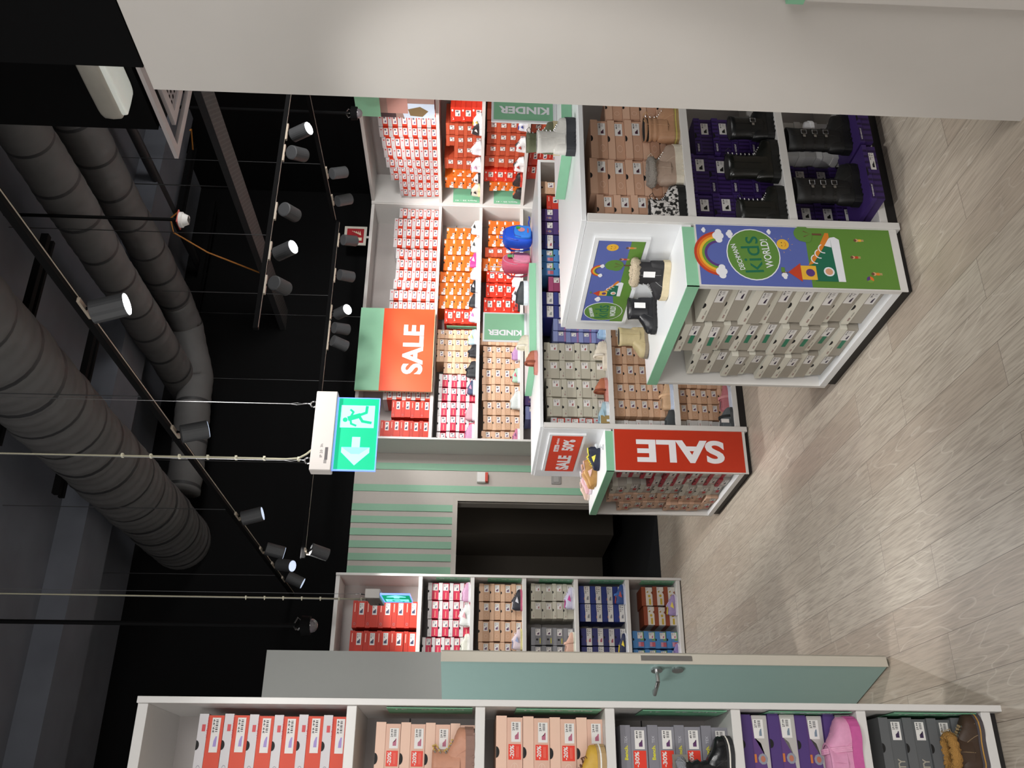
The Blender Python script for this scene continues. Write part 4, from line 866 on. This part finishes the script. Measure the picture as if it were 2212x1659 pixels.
def kid(b,x,z,s,y,c):
    disc(b,x,z+s*.5,s*.2,y-.0004,iS,8); quad(b,x-s*.14,x+s*.14,z,z+s*.32,y-.0003,c); quad(b,x-s*.10,x-s*.03,z-s*.25,z,y-.0003,iS); quad(b,x+s*.03,x+s*.10,z-s*.25,z,y-.0003,iS); disc(b,x,z+s*.62,s*.16,y-.0006,iW,7)
def f_kids(b,w,h):
    y=-.0068; quad(b,.006,w-.004,.035,h*.46,y,iG); quad(b,.006,w-.004,h*.46,h-.008,y,iB); y-=.0005
    rainbow(b,w*.52,h*.885,w*.36,y); cloud(b,w*.90,h*.955,w*.05,y)
    cloud(b,w*.84,h*.83,w*.08,y-.0022); badge(b,w*.52,h*.725,w*.40,h*.125,y); cloud(b,w*.9,h*.635,w*.05,y)
    sun(b,w*.70,h*.575,w*.085,y); 
    for k in range(8):
        a=R(45*k); poly(b,[(w*.70+w*.11*math.cos(a),h*.575+w*.11*math.sin(a)),(w*.70+w*.14*math.cos(a+.05),h*.575+w*.14*math.sin(a+.05)),(w*.70+w*.14*math.cos(a),h*.575+w*.14*math.sin(a))],y,iY)
    cloud(b,w*.20,h*.585,w*.07,y); tree(b,w*.88,h*.46,w*.26,y-.001); bigshoe(b,w*.46,h*.295,w*.62,y-.0004)
    kid(b,w*.80,h*.185,w*.14,y,iY); kid(b,w*.52,h*.215,w*.14,y,i0); kid(b,w*.26,h*.125,w*.15,y,iO); disc(b,w*.17,h*.175,w*.05,y,i0+1,14); arcband(b,w*.17,h*.175,0.001,w*.05,0,120,y-.0003,i0+4,6); arcband(b,w*.17,h*.175,0.001,w*.05,120,240,y-.0003,i0+3,6)
    return PM
panel('tall blue and green kids poster with rainbow, round badge and shoe castle',2.118,2.44,3.368,.03,.945,f_kids)
def f_kids_wide(b,w,h):
    y=-.001; quad(b,0,w,0,h*.30,y,iG); quad(b,0,w,h*.30,h,y,iB); poly(b,[(w*.2,h*.3),(w*.5,h*.3),(w*.4,h*.42)],y-.0003,iG); y-=.0005
    badge(b,w*.135,h*.52,w*.12,h*.45,y); cloud(b,w*.30,h*.72,h*.12,y); bigshoe(b,w*.43,h*.22,h*.52,y); rainbow(b,w*.66,h*.80,h*.24,y); tree(b,w*.73,h*.5,h*.42,y); sun(b,w*.93,h*.68,h*.13,y); kid(b,w*.8,h*.30,h*.22,y,i0); kid(b,w*.93,h*.22,h*.22,y,iO); return PM
def f_sale_wide(b,w,h):
    y=-.001; quad(b,0,w,0,h,y,0); text(b,'SALE',w*.26,h*.42,w*.42,h*.46,y-.0005,1,0,.045,4)
    text(b,'50%',w*.76,h*.40,w*.30,h*.40,y-.0005,1,0,.04,4); quad(b,w*.58,w*.76,h*.70,h*.86,y-.0005,1); text(b,'bis zu',w*.67,h*.78,w*.12,h*.10,y-.0009,0,0,.01,2)
    text(b,'reduziert',w*.86,h*.79,w*.16,h*.09,y-.0005,1,0,.01,2)
    return [mat('#e2401f',.45,name='sale card red',var=.03),WHT]
for nm,x,(fy0,fy1),z0,z1,ff,lb in (('kids_picture',2.424,(3.49,4.22),1.137,1.35,f_kids_wide,'landscape kids picture framed above the boot end cap'),('sale_picture',2.484,(5.945,6.64),1.137,1.35,f_sale_wide,'landscape red picture reading SALE 50% above the sale end cap')):
    b=BM(); ms=ff(b,fy1-fy0,z1-z0); o=new(nm,b,ms,None,loc=(x,fy1,z0),rot=(0,0,R(-90))); tag(o,lb,'picture')
    md=o.modifiers.new('s','SOLIDIFY'); md.thickness=.0006; md.offset=1
# KINDER card stands on the risers
def kinder(loc,lb):
    t=empty('card_stand',loc); tag(t,lb,'sign'); w,h=.262,.335
    new('frame',bx(0,w,0,.012,0,h+.012,.001),SLAB,t)
    b=BM(); quad(b,.012,w-.012,.02,h,-.001,0); text(b,'KINDER',w*.30,h*.52,h*.80,w*.19,-.0022,1,90,.04,4); new('card',b,[mat('#86bd97',.5,name='card mint',var=.02),WHT],t)
kinder((3.475,6.42,1.50),'mint KINDER card in a white stand on the slipper gondola riser')
kinder((3.375,3.80,1.50),'mint KINDER card in a white stand on the boot gondola riser')
# size tabs on rack side panels
GT=mat('#7fbf9a',.4,name='mint plastic tab',var=.03)
def tab(label,loc,rz,txt,w=.17,h=.26,side=1):
    t=empty('size_sign',loc,rz); tag(t,label,'size sign','mint size signs on the racks')
    new('plate',bx(0,w,-.003,0,0,h,.0005),GT,t); b=BM(); text(b,txt,.028 if side>0 else w-.028,h*.5,h*.8,.022,-.0035,0,90,.02,3); new('lettering',b,WHT,t)
for k,sh in enumerate((1,2)): tab(f"mint size sign reading Sport 25 - 41 on the {['second','third'][k]} corner shelf",(6.448,8.620,ZT[sh]+.005),0,'Sport 25 - 41',.19,.30)
for k in range(5): tab(f"mint size sign on the {ORD[k+1]} shelf of the doorway rack",(2.046,8.235+.15,ZT[k+1]+.01),R(-90),'Kids 20 - 30',.15,.30,-1)
for k in range(5): tab(f"mint size sign on the {ORD[k+1]} shelf of the rack before the door",(.390,3.415+.16,NZ[k+1]+.01),R(-90),'Kids 25 - 31',.16,.30,-1)
t=tab('narrow mint size sign between sneaker and peach boxes on the back rack',(4.905,8.80,ZT[1]+.004),R(-105),'Kinder 20 - 34',.13,.32)
# ---- emergency exit signs
EG=mat('#00a878',.4,name='exit green',emit=.9,var=.01); EWt=mat('#8fe6ff',.4,name='exit light',emit=1.3,var=.01); EB=mat('#6a8cff',.2,name='exit edge glow',emit=1.6,var=.01)
HOUSING=mat('#d0cac6',.4,name='exit housing',var=.02)
def exit_sign(loc,rz,label,mir=False,cable=2.6,w=.355):
    t=empty('exit_sign',loc,rz); tag(t,label,'exit sign')
    new('housing',bx(0,w,-.02,.035,0,.088,.003),HOUSING,t)
    sh=.175; b=BM(); box(b,.012,w-.022,.002,.010,-sh,0,0)
    e=.0035
    box(b,.012-e,.012,.0,.012,-sh-e,0,1); box(b,w-.022,w-.022+e,.0,.012,-sh-e,0,1); box(b,.012,w-.022,.0,.012,-sh-e,-sh,1); box(b,.012,w-.022,.0,.012,-.006,0,1)
    gp=new('glowing_plate',b,[EG,EB],t)
    b=BM(); x0,x1,z0,z1=.028,w-.038,-sh+.012,-.018; H_=z1-z0
    # arrow pointing to -x, then running man in a doorway
    cx,cz=x0+.065,(z0+z1)/2
    poly(b,[(cx-.062,cz),(cx-.005,cz+.058),(cx+.018,cz+.058),(cx-.012,cz+.017),(cx+.064,cz+.017),(cx+.064,cz-.017),(cx-.012,cz-.017),(cx+.018,cz-.058),(cx-.005,cz-.058)],.0012,0)
    dx0,dx1=x1-.118,x1-.016
    quad(b,dx0,dx1,z0+.004,z1,.0012,0)
    y=.0004; mx_=(dx0+dx1)/2-.006
    disc(b,mx_-.010,z1-.020,.0105,y,1,14)
    def limb(pts,r,q=0):
        for k,((xa,za),(xb,zb)) in enumerate(zip(pts,pts[1:])):
            dx,dz=xb-xa,zb-za; l=math.hypot(dx,dz); nx,nz_=-dz/l*r,dx/l*r; ex,ez=dx/l*r*.5,dz/l*r*.5
            poly(b,[(xa+nx-ex,za+nz_-ez),(xb+nx+ex,zb+nz_+ez),(xb-nx+ex,zb-nz_+ez),(xa-nx-ex,za-nz_-ez)],y-q-k*.00005,1)
    limb([(mx_-.004,z1-.036),(mx_+.010,z1-.078)],.011); limb([(mx_,z1-.04),(mx_-.028,z1-.046),(mx_-.036,z1-.066)],.0045,.0001); limb([(mx_+.004,z1-.042),(mx_+.026,z1-.052),(mx_+.036,z1-.040)],.0045,.0002)
    limb([(mx_+.006,z1-.078),(mx_-.016,z1-.092),(mx_-.022,z1-.128)],.006,.0003); limb([(mx_+.012,z1-.078),(mx_+.024,z1-.106),(mx_+.052,z1-.108)],.006,.0004)
    if mir:
        for v in b.verts: v.co.x=w-.010-v.co.x
        bmesh.ops.reverse_faces(b,faces=b.faces[:])
    new('pictogram',b,[EWt,EG],gp)
    b=BM()
    for k in range(4): quad(b,.03+.004*k,.032+.004*k,.02,.032,-.0205,0)
    text(b,'IP 20  3h',.085,.045,.06,.010,-.0205,0,0,.0,2); quad(b,.045,.10,.018,.03,-.0205,0); new('type_plate',b,mat('#5c585a',.6),t)
    for x in (.05,w-.05):
        b=BM(); pts=[(x+.013*math.cos(a),.008,.101+.013*math.sin(a)) for a in [2*math.pi*k/12 for k in range(13)]]; tube(b,pts,.0035,6,0,False); tube(b,[(x,.008,.112),(x+.004,.01,.13),(x,.008,.148)],.003,6); new('ring_bolt',b,STEEL,t)
        b=BM(); tube(b,[(x,.008,.145),(x-.004,.008,.17),(x,.008,.20),(x,.008,cable)],.0014,5); tube(b,[(x,.008,.145),(x+.005,.008,.17),(x,.008,.20)],.0014,5); new('hanging_wire',b,STEEL,t)
    b=BM(); x=.05; tube(b,[(x+.05,.01,.088),(x+.03,.012,.11),(x+.012,.014,.14),(x+.006,.012,.19),(x+.008,.013,.5),(x+.005,.013,1.0),(x+.006,.013,cable)],.0045,7); new('power_cable',b,mat('#a8a48e',.5),t)
    for k in range(7):
        z=.16+.115*k if k else .135
        if z<cable: b=BM(); box(b,x-.0,x+.016,.006,.021,z,z+.009); box(b,x+.004,x+.010,-.002,.008,z+.002,z+.007); new('cable_tie',b,mat('#d6d2bc',.5),t)
exit_sign((1.322,3.6,2.478),0,'large glowing green exit sign with running figure and arrow, hanging on wires')
exit_sign((1.30,5.90,2.435),R(-95),'small glowing green exit sign hanging edge-on before the doorway rack',mir=True)
# ---- fire extinguisher sign
t=empty('fire_sign',(5.935,8.78,3.165)); tag(t,'small red and white fire extinguisher sign above the back rack','sign')
new('plate',bx(0,.25,0,.01,0,.25),mat('#d6d2c6',.5),t)
b=BM(); quad(b,.03,.22,.03,.22,-.001,0); quad(b,.06,.10,.05,.17,-.002,1); quad(b,.066,.094,.17,.185,-.002,1); quad(b,.075,.088,.10,.125,-.003,0)
for k in range(5): poly(b,[(.13+.012*k,.06+.02*k),(.19,.075+.022*k),(.14+.01*k,.085+.02*k)],-.002,1)
new('pictogram',b,[mat('#a8222a',.5),mat('#e6dfc2',.5)],t); new('bracket',bx(.10,.125,.001,.012,-.06,0),WHITE,t)
# ---- wall fittings
t=empty('alarm_box',(3.285,9.045,1.795)); tag(t,'white and red alarm sounder between the mint wall stripes','alarm')
b=BM(); tube(b,[(0,0,0),(0,-.045,0)],.0,4) if False else box(b,-.055,.055,-.045,0,-.03,.06,0,.006); new('casing',b,WHITE,t)
b=BM(); box(b,-.05,.05,-.05,0,-.055,-.025,0,.004); new('sounder',b,mat('#c23a22',.4),t)
t=empty('wall_switch',(3.285,9.045,1.035)); tag(t,'grey double wall switch between the mint stripes','switch')
new('frame',bx(-.05,.05,-.012,0,-.05,.05,.003),mat('#8e8b88',.5),t); new('rocker',bx(-.03,.03,-.017,-.012,-.03,.03,.002),mat('#9a9794',.5),t)
# ---- backpacks
def rbox(bm,cx,cy,cz,sx,sy,sz,n=16,m=10,e=.45,mi=0,taper=0):
    rings=[]
    for j in range(m+1):
        ph=-math.pi/2+math.pi*j/m; cz_=math.copysign(abs(math.sin(ph))**e,math.sin(ph)); cr=abs(math.cos(ph))**e
        rings.append([bm.verts.new((cx+sx*cr*(1-taper*max(0,cz_))*math.copysign(abs(math.cos(a))**e,math.cos(a)),cy+sy*cr*math.copysign(abs(math.sin(a))**e,math.sin(a)),cz+sz*cz_)) for a in [2*math.pi*k/n for k in range(n)]])
    for a,b_ in zip(rings,rings[1:]):
        for k in range(n):
            try: f=bm.faces.new((a[k],a[(k+1)%n],b_[(k+1)%n],b_[k])); f.material_index=mi
            except ValueError: pass
    bmesh.ops.remove_doubles(bm,verts=bm.verts,dist=1e-5)
def backpack(loc,rz,col,col2,label,front,trolley=True):
    t=empty('backpack',loc,rz); tag(t,label,'backpack')
    b=BM(); rbox(b,0,0,.125,.115,.055,.125,20,12,.5,0,.18); new('bag_body',b,SM(col,.6),t,smooth=True)
    b=BM(); rbox(b,0,-.052,.085,.085,.022,.075,18,10,.5); new('front_pocket',b,SM(col2,.6),t,smooth=True)
    b=BM(); pts=[(-.098*math.cos(a),-.048,.12+.118*math.sin(a)) for a in [math.pi*k/16 for k in range(17)]]; tube(b,pts,.004,6); tube(b,[(-.08,-.07,.10),(-.06,-.075,.155),(0,-.075,.165),(.06,-.075,.155),(.08,-.07,.10)],.003,6); new('zip',b,SM('#3a5ad8' if front=='blue' else '#e0a0b8',.4),t)
    b=BM(); tube(b,[(-.02,.0,.245),(-.018,0,.275),(.018,0,.275),(.02,0,.245)],.005,6); new('carry_handle',b,SM(col2,.5),t)
    b=BM(); rbox(b,.105,0,.07,.018,.04,.055,10,8,.5); new('side_pocket',b,SM(col2,.6),t,smooth=True)
    for s in (-1,1):
        b=BM(); tube(b,[(s*.05,.055,.23),(s*.075,.085,.17),(s*.08,.08,.08),(s*.085,.055,.02)],.009,6); new('shoulder_strap',b,SM(col,.6),t,smooth=True)
    if front=='blue':
        b=BM(); disc(b,.01,.095,.030,-.0765,0,14); disc(b,.035,.12,.02,-.0768,1,12); quad(b,-.03,.03,.035,.045,-.0765,2); new('applique',b,[SM('#d8909c',.5),SM('#4aa83c',.5),SM('#e05a4a',.5)],t)
        b=BM(); tube(b,[(.10,-.03,.02),(.14,-.05,.03),(.19,-.06,.02),(.215,-.06,.025)],.006,6); new('loose_strap',b,SM('#1c3fc0',.5),t)
    else:
        b=BM(); quad(b,-.02,.03,.15,.205,-.072,0); new('price_tag',b,mat('#6ab86a',.5),t)
    if trolley:
        b=BM(); tube(b,[(-.045,.06,.0),(-.045,.06,.345),(.045,.06,.345),(.045,.06,.0)],.005,8); new('trolley_handle',b,SM('#d8d4d6',.4),t)
backpack((4.54,6.53,1.445),R(18),'#1f5ae0','#3a8cf0','bright blue kids backpack on the slipper gondola','blue',False)
backpack((4.36,6.66,1.445),R(28),'#e0607e','#f098b0','pink kids trolley backpack leaning behind the blue one','pink')
t=new('plastic_stand',(lambda b:(tube(b,[(0,0,0),(0,0,.004)],.02,16),tube(b,[(0,0,.004),(0,0,.04)],.006,10),tube(b,[(0,0,.04),(.02,.01,.05)],.012,10),b)[-1])(BM()),mat('#c8ccd0',.08,name='clear plastic',spec=.8),None,loc=(2.40,5.93,1.001)); tag(t,'small clear plastic shoe stand on the sale end cap','stand')
t=new('product_card',bx(-.03,.03,0,.002,0,.06),mat('#9a8452',.6),None,loc=(2.58,5.86,.961)); tag(t,'small brown product card beside the light blue slip-on shoe','card')
t=new('product_card',bx(-.045,.045,0,.002,0,.055),mat('#77736a',.5),None,loc=(.20,3.42,NZ[3]+.16)); tag(t,'grey product card above the black padded boot','card'); 
# ================================================================= CEILING
def duct(label,pts,r,joint=.42,n=28,cat='ventilation duct'):
    t=empty('ventilation_duct',pts[0]); tag(t,label,cat); P=[Vector(p)-Vector(pts[0]) for p in pts]
    b=BM(); seg=[]; rad=[]; acc=0; jt=[]
    for a,c in zip(P,P[1:]):
        L_=(c-a).length; k=max(2,int(L_/.03))
        for i in range(k):
            d=acc+L_*i/k; ph=(d%joint)/joint
            seg.append(a.lerp(c,i/k)); rad.append(r*(1+.012*math.sin(i*1.7)+.01*math.sin(i*.6)+(-.009 if ph<.03/joint else 0))); jt.append(ph<.03/joint)
        acc+=L_
    seg.append(P[-1]); rad.append(r); tube(b,seg,r,n,0,True,rad); b.faces.ensure_lookup_table()
    for i,j_ in enumerate(jt):
        if j_:
            for k in range(n): b.faces[i*n+k].material_index=1
    for v in b.verts: v.co+=noise.noise_vector(v.co*2.3+Vector((r*9,0,0)))*.012
    new('wrapped_pipe',b,[DUCT,PIPE],t,smooth=True)
    return t
duct('dark grey insulated duct running above the lit track light',[(4.05,1.5,4.84),(4.08,13.3,4.84)],.165)
duct('dark grey insulated duct that turns at an elbow beside its twin',[(4.62,1.5,4.84),(4.66,7.9,4.84),(4.55,8.25,4.80),(4.1,8.5,4.7),(3.2,8.55,4.66),(2.9,8.55,4.66)],.165)
duct('thickest dark grey duct, above the door and doorway rack',[(2.55,1.0,4.75),(2.58,14.8,4.75)],.29,.36)
def pipe(label,pts,r,m=PIPE,name='ceiling_pipe',cat='pipe'):
    b=BM(); o=Vector(pts[0]); tube(b,[Vector(p)-o for p in pts],r,10); x=new(name,b,m,None,smooth=True,loc=o); tag(x,label,cat); return x
pipe('thin dark pipe beside the cable tray, longest of the three',[(5.5,1.5,5.0),(5.73,12.2,5.0)],.045)
pipe('thin dark pipe between the elbow duct and the longest pipe',[(5.02,8.9,5.0),(5.25,13.4,5.0)],.055)
pipe('thin dark pipe hugging the elbow duct',[(5.16,9.3,4.9),(5.02,12.9,4.9)],.04) if 0 else pipe('thin dark pipe just below the elbow duct, ending in the dark',[(4.80,9.0,4.95),(5.0,13.4,4.95)],.055)
for i,(y,x0,x1,l) in enumerate(((8.74,4.85,6.45,'crossing above the smoke detector'),(7.8,5.6,6.5,'with an orange wire at its end'),(5.52,2.2,3.75,'crossing behind the first track lamp'),(6.55,2.2,3.6,'crossing behind the thick duct'))):
    b=BM(); box(b,0,x1-x0,0,.05,0,.05); box(b,0,x1-x0,.09,.12,0,.04); tag(new('cable_duct',b,BLACK,None,loc=(x0,y,4.9)),f'black cable duct {l}','cable duct')
OW=mat('#c8843c',.5,name='orange wire')
pipe('orange wire looping from the cable duct to the tray',[(5.6,7.8,4.93),(5.45,7.7,4.95),(5.3,7.72,4.9),(5.2,7.9,4.6),(5.1,8.1,4.1)],.008,OW,'orange_wire','wire')
pipe('short orange wire end at the cable duct',[(6.4,7.8,4.9),(6.5,7.6,4.88),(6.4,7.5,4.85)],.008,OW,'orange_wire','wire')
# perforated cable tray
t=empty('cable_tray',(4.98,2.5,4.0)); tag(t,'black perforated cable tray hanging over the side rack','cable tray')
TR=mat('#3c3a3a',.6,name='tray metal',var=.1)
nt=TR.node_tree; br=nt.nodes.new('ShaderNodeTexBrick'); br.inputs['Scale'].default_value=1; br.inputs['Brick Width'].default_value=.05; br.inputs['Row Height'].default_value=.028; br.inputs['Mortar Size'].default_value=.0085; br.offset=.5
br.inputs['Color1'].default_value=(.004,.004,.004,1); br.inputs['Color2'].default_value=(.02,.02,.02,1); br.inputs['Mortar'].default_value=(.075,.07,.068,1)
tcn=[n for n in nt.nodes if n.type=='TEX_COORD'][0]; mp=nt.nodes.new('ShaderNodeMapping'); mp.inputs['Rotation'].default_value=(0,0,R(90)); nt.links.new(tcn.outputs['Object'],mp.inputs[0]); nt.links.new(mp.outputs[0],br.inputs['Vector']); nt.links.new(br.outputs['Color'],nt.nodes['Principled BSDF'].inputs['Base Color'])
new('tray_floor',bx(0,.24,0,6.9,0,.004),TR,t); b=BM(); box(b,-.003,0,0,6.9,0,.06); new('tray_side',b,PIPE,t); b=BM(); box(b,.24,.243,0,6.9,0,.06); new('tray_side',b,PIPE,t)
for y in (.6,2.4,4.2,6.0): b=BM(); tube(b,[(.12,y,.004),(.12,y,1.2)],.005,6); new('hanger_rod',b,PIPE,t)
# ---- track lights
def track(label,a,c,z,end=True):
    a,c=Vector(a+(z,)),Vector(c+(z,)); d=(c-a); L_=d.length; ang=math.atan2(d.y,d.x)
    t=empty('light_track',a,ang); tag(t,label,'light track')
    new('rail',bx(0,L_,-.018,.018,0,.034,.001),BLACK,t); new('slot',bx(0.01,L_-.01,-.012,-.006,-.001,.0),mat('#b0a596',.4,name='rail copper'),t)
    k=max(2,int(L_/1.6))
    for i in range(k): b=BM(); tube(b,[(L_*(i+.5)/k,0,.034),(L_*(i+.5)/k,0,5.2-z)],.003,6); new('hanger_rod',b,PIPE,t)
track('long black light track along the aisle, with the large lit lamp',(2.03,1.6),(2.07,9.3),3.60)
track('short black light track over the slipper gondola',(3.05,5.55),(6.1,5.55),3.37)
track('black light track parallel to the back rack',(2.0,7.5),(5.33,7.5),3.25)
track('black light track in front of the corner side rack',(5.33,7.46),(5.33,2.5),3.28)
LENS=mat('#ffffff',.3,name='lamp lens lit',emit=14,var=0); LENS2=mat('#c8d6ee',.3,name='lamp lens dim',emit=.9,var=.05); HEAD=mat('#3d3e40',.55,name='lamp head grey',var=.05)
def lamp(label,px,py,z,tgt,lit,r=.052,L_=.15,power=0,cone=46,lens=True):
    """spot head hanging from the track at (px,py,z)"""
    t=empty('track_spotlight',(px,py,z)); tag(t,label,'spotlight','black spotlights on the ceiling tracks')
    d=(Vector(tgt)-Vector((px,py,z-.1))).normalized()
    new('adapter',bx(-.011,.011,-.075,.075,-.014,.0,.001) if abs(px-2.05)<.1 or abs(px-5.33)<.02 else bx(-.075,.075,-.011,.011,-.014,.0,.001),mat('#a89c8c',.4,name='adapter beige') ,t)
    b=BM(); c=Vector((0,0,-.10)); tube(b,[(0,0,-.012),(0,0,-.05),c-d*.01],.009,8); new('swivel_arm',b,BLACK,t)
    b=BM(); tube(b,[c-d*L_*.42,c-d*L_*.40,c+d*L_*.58],r,24,0,True,[r*.85,r,r]); lh=new('lamp_head',b,HEAD,t,smooth=False)
    if lens:
        b=BM(); tube(b,[c+d*L_*.58,c+d*(L_*.58+.003)],r*.90,24); new('lens',b,LENS if lit else LENS2,lh)
    if power:
        s=spot('track_or_fill_spot',tuple(Vector((px,py,z-.1))+d*(L_*.58+.02)),tgt,power,cone,.5,.035)
        s.parent=None
    return t
lamp('large brightly lit spotlight on the aisle track',2.03,3.55,3.6,(2.75,3.4,1.0),True,power=82,cone=64)
lamp('second spotlight along the aisle track, pale lens tilted outward',2.04,4.95,3.6,(2.9,5.6,1.2),False,power=120,cone=60)
lamp('third spotlight along the aisle track',2.05,6.55,3.6,(2.75,6.5,1.0),False,power=110,cone=60)
lamp('fourth spotlight along the aisle track, tilted to the doorway rack',2.05,7.45,3.6,(1.6,8.2,1.0),False,power=75,cone=66)
lamp('fifth spotlight along the aisle track',2.06,7.95,3.6,(1.3,6.2,0),False,power=150,cone=80)
lamp('sixth spotlight along the aisle track, last of its line',2.06,8.45,3.6,(1.4,8.7,1.9),False)
lamp('lit spotlight at the panel end of the short track',4.75,5.55,3.37,(4.9,4.6,1.6),True,power=45,cone=70)
lamp('grey spotlight beside the lit one near the white panel',4.55,5.55,3.37,(5.9,7.8,1.9),False,lens=False,power=34,cone=80)
lamp('grey spotlight in the middle of the short track',4.02,5.55,3.37,(5.0,8.6,2.0),False,lens=False,power=40,cone=80)
lamp('lit spotlight in the middle of the short track',3.68,5.55,3.37,(3.9,4.4,1.4),True,power=40,cone=70)
lamp('grey spotlight toward the open end of the short track',3.40,5.55,3.37,(4.2,8.6,2.0),False,lens=False,power=42,cone=80)
lamp('grey spotlight at the corner end of the back track',5.12,7.5,3.25,(5.8,8.7,1.8),False,lens=False,power=55,cone=80)
lamp('grey spotlight near the fire sign on the back track',4.72,7.5,3.25,(5.2,8.75,1.7),False,lens=False,power=55,cone=80)
lamp('lit spotlight on the back track before the sale sign',4.32,7.5,3.25,(4.3,6.6,2.2),True,power=30,cone=90)
lamp('grey spotlight first before the sale sign corner on the back track',4.15,7.5,3.25,(4.6,8.75,1.7),False,lens=False,power=55,cone=80)
lamp('grey spotlight second before the sale sign corner on the back track',4.0,7.5,3.25,(3.9,8.75,1.7),False,lens=False,power=55,cone=80)
lamp('grey spotlight at the doorway end of the back track',2.06,7.5,3.25,(1.75,8.25,1.7),False,lens=False,power=45,cone=80)
lamp('grey spotlight upper of two on the side rack track',5.33,6.75,3.28,(6.4,7.7,1.8),False,lens=False,power=60,cone=80)
lamp('grey spotlight lower of two on the side rack track',5.33,7.15,3.28,(6.4,8.0,1.8),False,lens=False,power=60,cone=80)
# added fill spots without lamp heads, brightening the nearest rack, boot gondola and floor
spot('track_or_fill_spot',(.9,.6,3.4),(.2,3.45,1.4),110,50,.5,.04)
spot('track_or_fill_spot',(.8,1.2,3.5),(2.8,3.4,.6),150,34,.6,.05)
spot('track_or_fill_spot',(2.03,2.7,3.52),(1.4,5.6,0),140,60,.7,.05)
# ---- smoke detectors, cameras, air conditioner, floodlight
t=empty('smoke_detector',(3.85,5.45,3.93)); tag(t,'white slotted smoke detector hanging between the pipes','smoke detector')
b=BM(); tube(b,[(0,0,.0),(0,0,.035),(0,0,.04),(0,0,.06)],.05,24,0,True,[.032,.046,.055,.055]); new('casing',b,PAPER,t)
b=BM(); [box(b,-.02,.02,-.026+.013*k,-.022+.013*k,-.002,.001) for k in range(5)]; new('slots',b,BLACK,t)
new('mounting_plate',bx(-.05,.05,-.05,.05,.06,.068),mat('#b8524a',.5),t); new('mounting_rod',(lambda b:(tube(b,[(0,0,.068),(0,0,1.27)],.012,8),b)[-1])(BM()),BLACK,t)
t=empty('smoke_detector',(4.95,4.95,3.85)); tag(t,'round white detector half hidden by the end panel','detector')
b=BM(); tube(b,[(0,0,0),(0,0,.05)],.055,28); new('casing',b,PAPER,t); b=BM(); tube(b,[(0,0,-.003),(0,0,0)],.012,12); new('sensor',b,mat('#a8a8a8',.4),t); b=BM(); tube(b,[(0,0,.05),(0,0,1.35)],.008,8); new('mounting_rod',b,PIPE,t)
def dome(loc,label,rodlen):
    t=empty('dome_camera',loc); tag(t,label,'security camera')
    b=BM(); tube(b,[(0,0,.0),(0,0,.055),(0,0,.065)],.06,24,0,True,[.058,.062,.03]); new('housing',b,BLACK,t)
    b=BM(); bmesh.ops.create_uvsphere(b,u_segments=20,v_segments=12,radius=.045); new('glass_dome',b,mat('#6a6468',.05,name='dome glass',spec=1),t,smooth=True)
    b=BM(); tube(b,[(0,0,.06),(0,0,rodlen)],.014,10); new('rod',b,BLACK,t)
    b=BM(); [tube(b,[(.03*math.cos(a),.03*math.sin(a),.06),(.05*math.cos(a),.04*math.sin(a),.085),(.0,.0,.11)],.005,6) for a in (0,2,4)]; new('cable_loop',b,STEEL,t)
dome((1.17,6.0,2.90),'dome camera on a black rod over the doorway rack',2.30)
dome((5.85,6.55,3.02),'dome camera beside the white end panel over the side rack',2.18)
t=empty('ceiling_cassette',(3.17,3.02,3.50)); tag(t,'white ceiling air conditioner cassette with grille, behind the end panel','air conditioner')
b=BM(); w_=.92
box(b,0,w_,0,.05,-.02,.0); box(b,0,w_,w_-.05,w_,-.02,0); box(b,0,.05,.05,w_-.05,-.02,0); box(b,w_-.05,w_,.05,w_-.05,-.02,0); box(b,.12,.17,.12,w_-.12,-.02,0); box(b,w_-.17,w_-.12,.12,w_-.12,-.02,0); box(b,.17,w_-.17,.12,.17,-.02,0); box(b,.17,w_-.17,w_-.17,w_-.12,-.02,0)
new('panel_frame',b,mat('#c4bcbc',.45,name='cassette white',var=.02),t); new('body',bx(.03,w_-.03,.03,w_-.20,0,.02),BLACK,t)
new('grille',bx(.17,w_-.17,.17,w_-.17,-.012,-.006),mat('#a8a0a2',.5),t)
b=BM()
for i in range(14):
    for j in range(14): x,y=.19+.04*i,.19+.04*j; disc_=[(x+.013*math.cos(R(60*k)),y+.013*math.sin(R(60*k)),-.0125) for k in range(6)]; b.faces.new([b.verts.new(p) for p in disc_[::-1]])
new('hole_pattern',b,BLACK,t)
t=empty('floodlight',(3.13,3.42,3.52),R(0)); tag(t,'white box-shaped emergency luminaire on the black ceiling box','luminaire')
b=BM(); rbox(b,-.05,-.17,.10,.10,.22,.055,20,10,.35); new('housing',b,mat('#b4b0a6',.4),t,smooth=True)
b=BM(); rbox(b,-.05,-.17,.055,.085,.20,.03,20,10,.3); new('diffuser',b,mat('#e6eae2',.3,name='luminaire diffuser',emit=.25),t,smooth=True)
b=BM(); tube(b,[(0,.0,.15),(.03,.06,.18),(.06,.06,.22)],.006,6); new('cable',b,mat('#8a8680',.5),t)
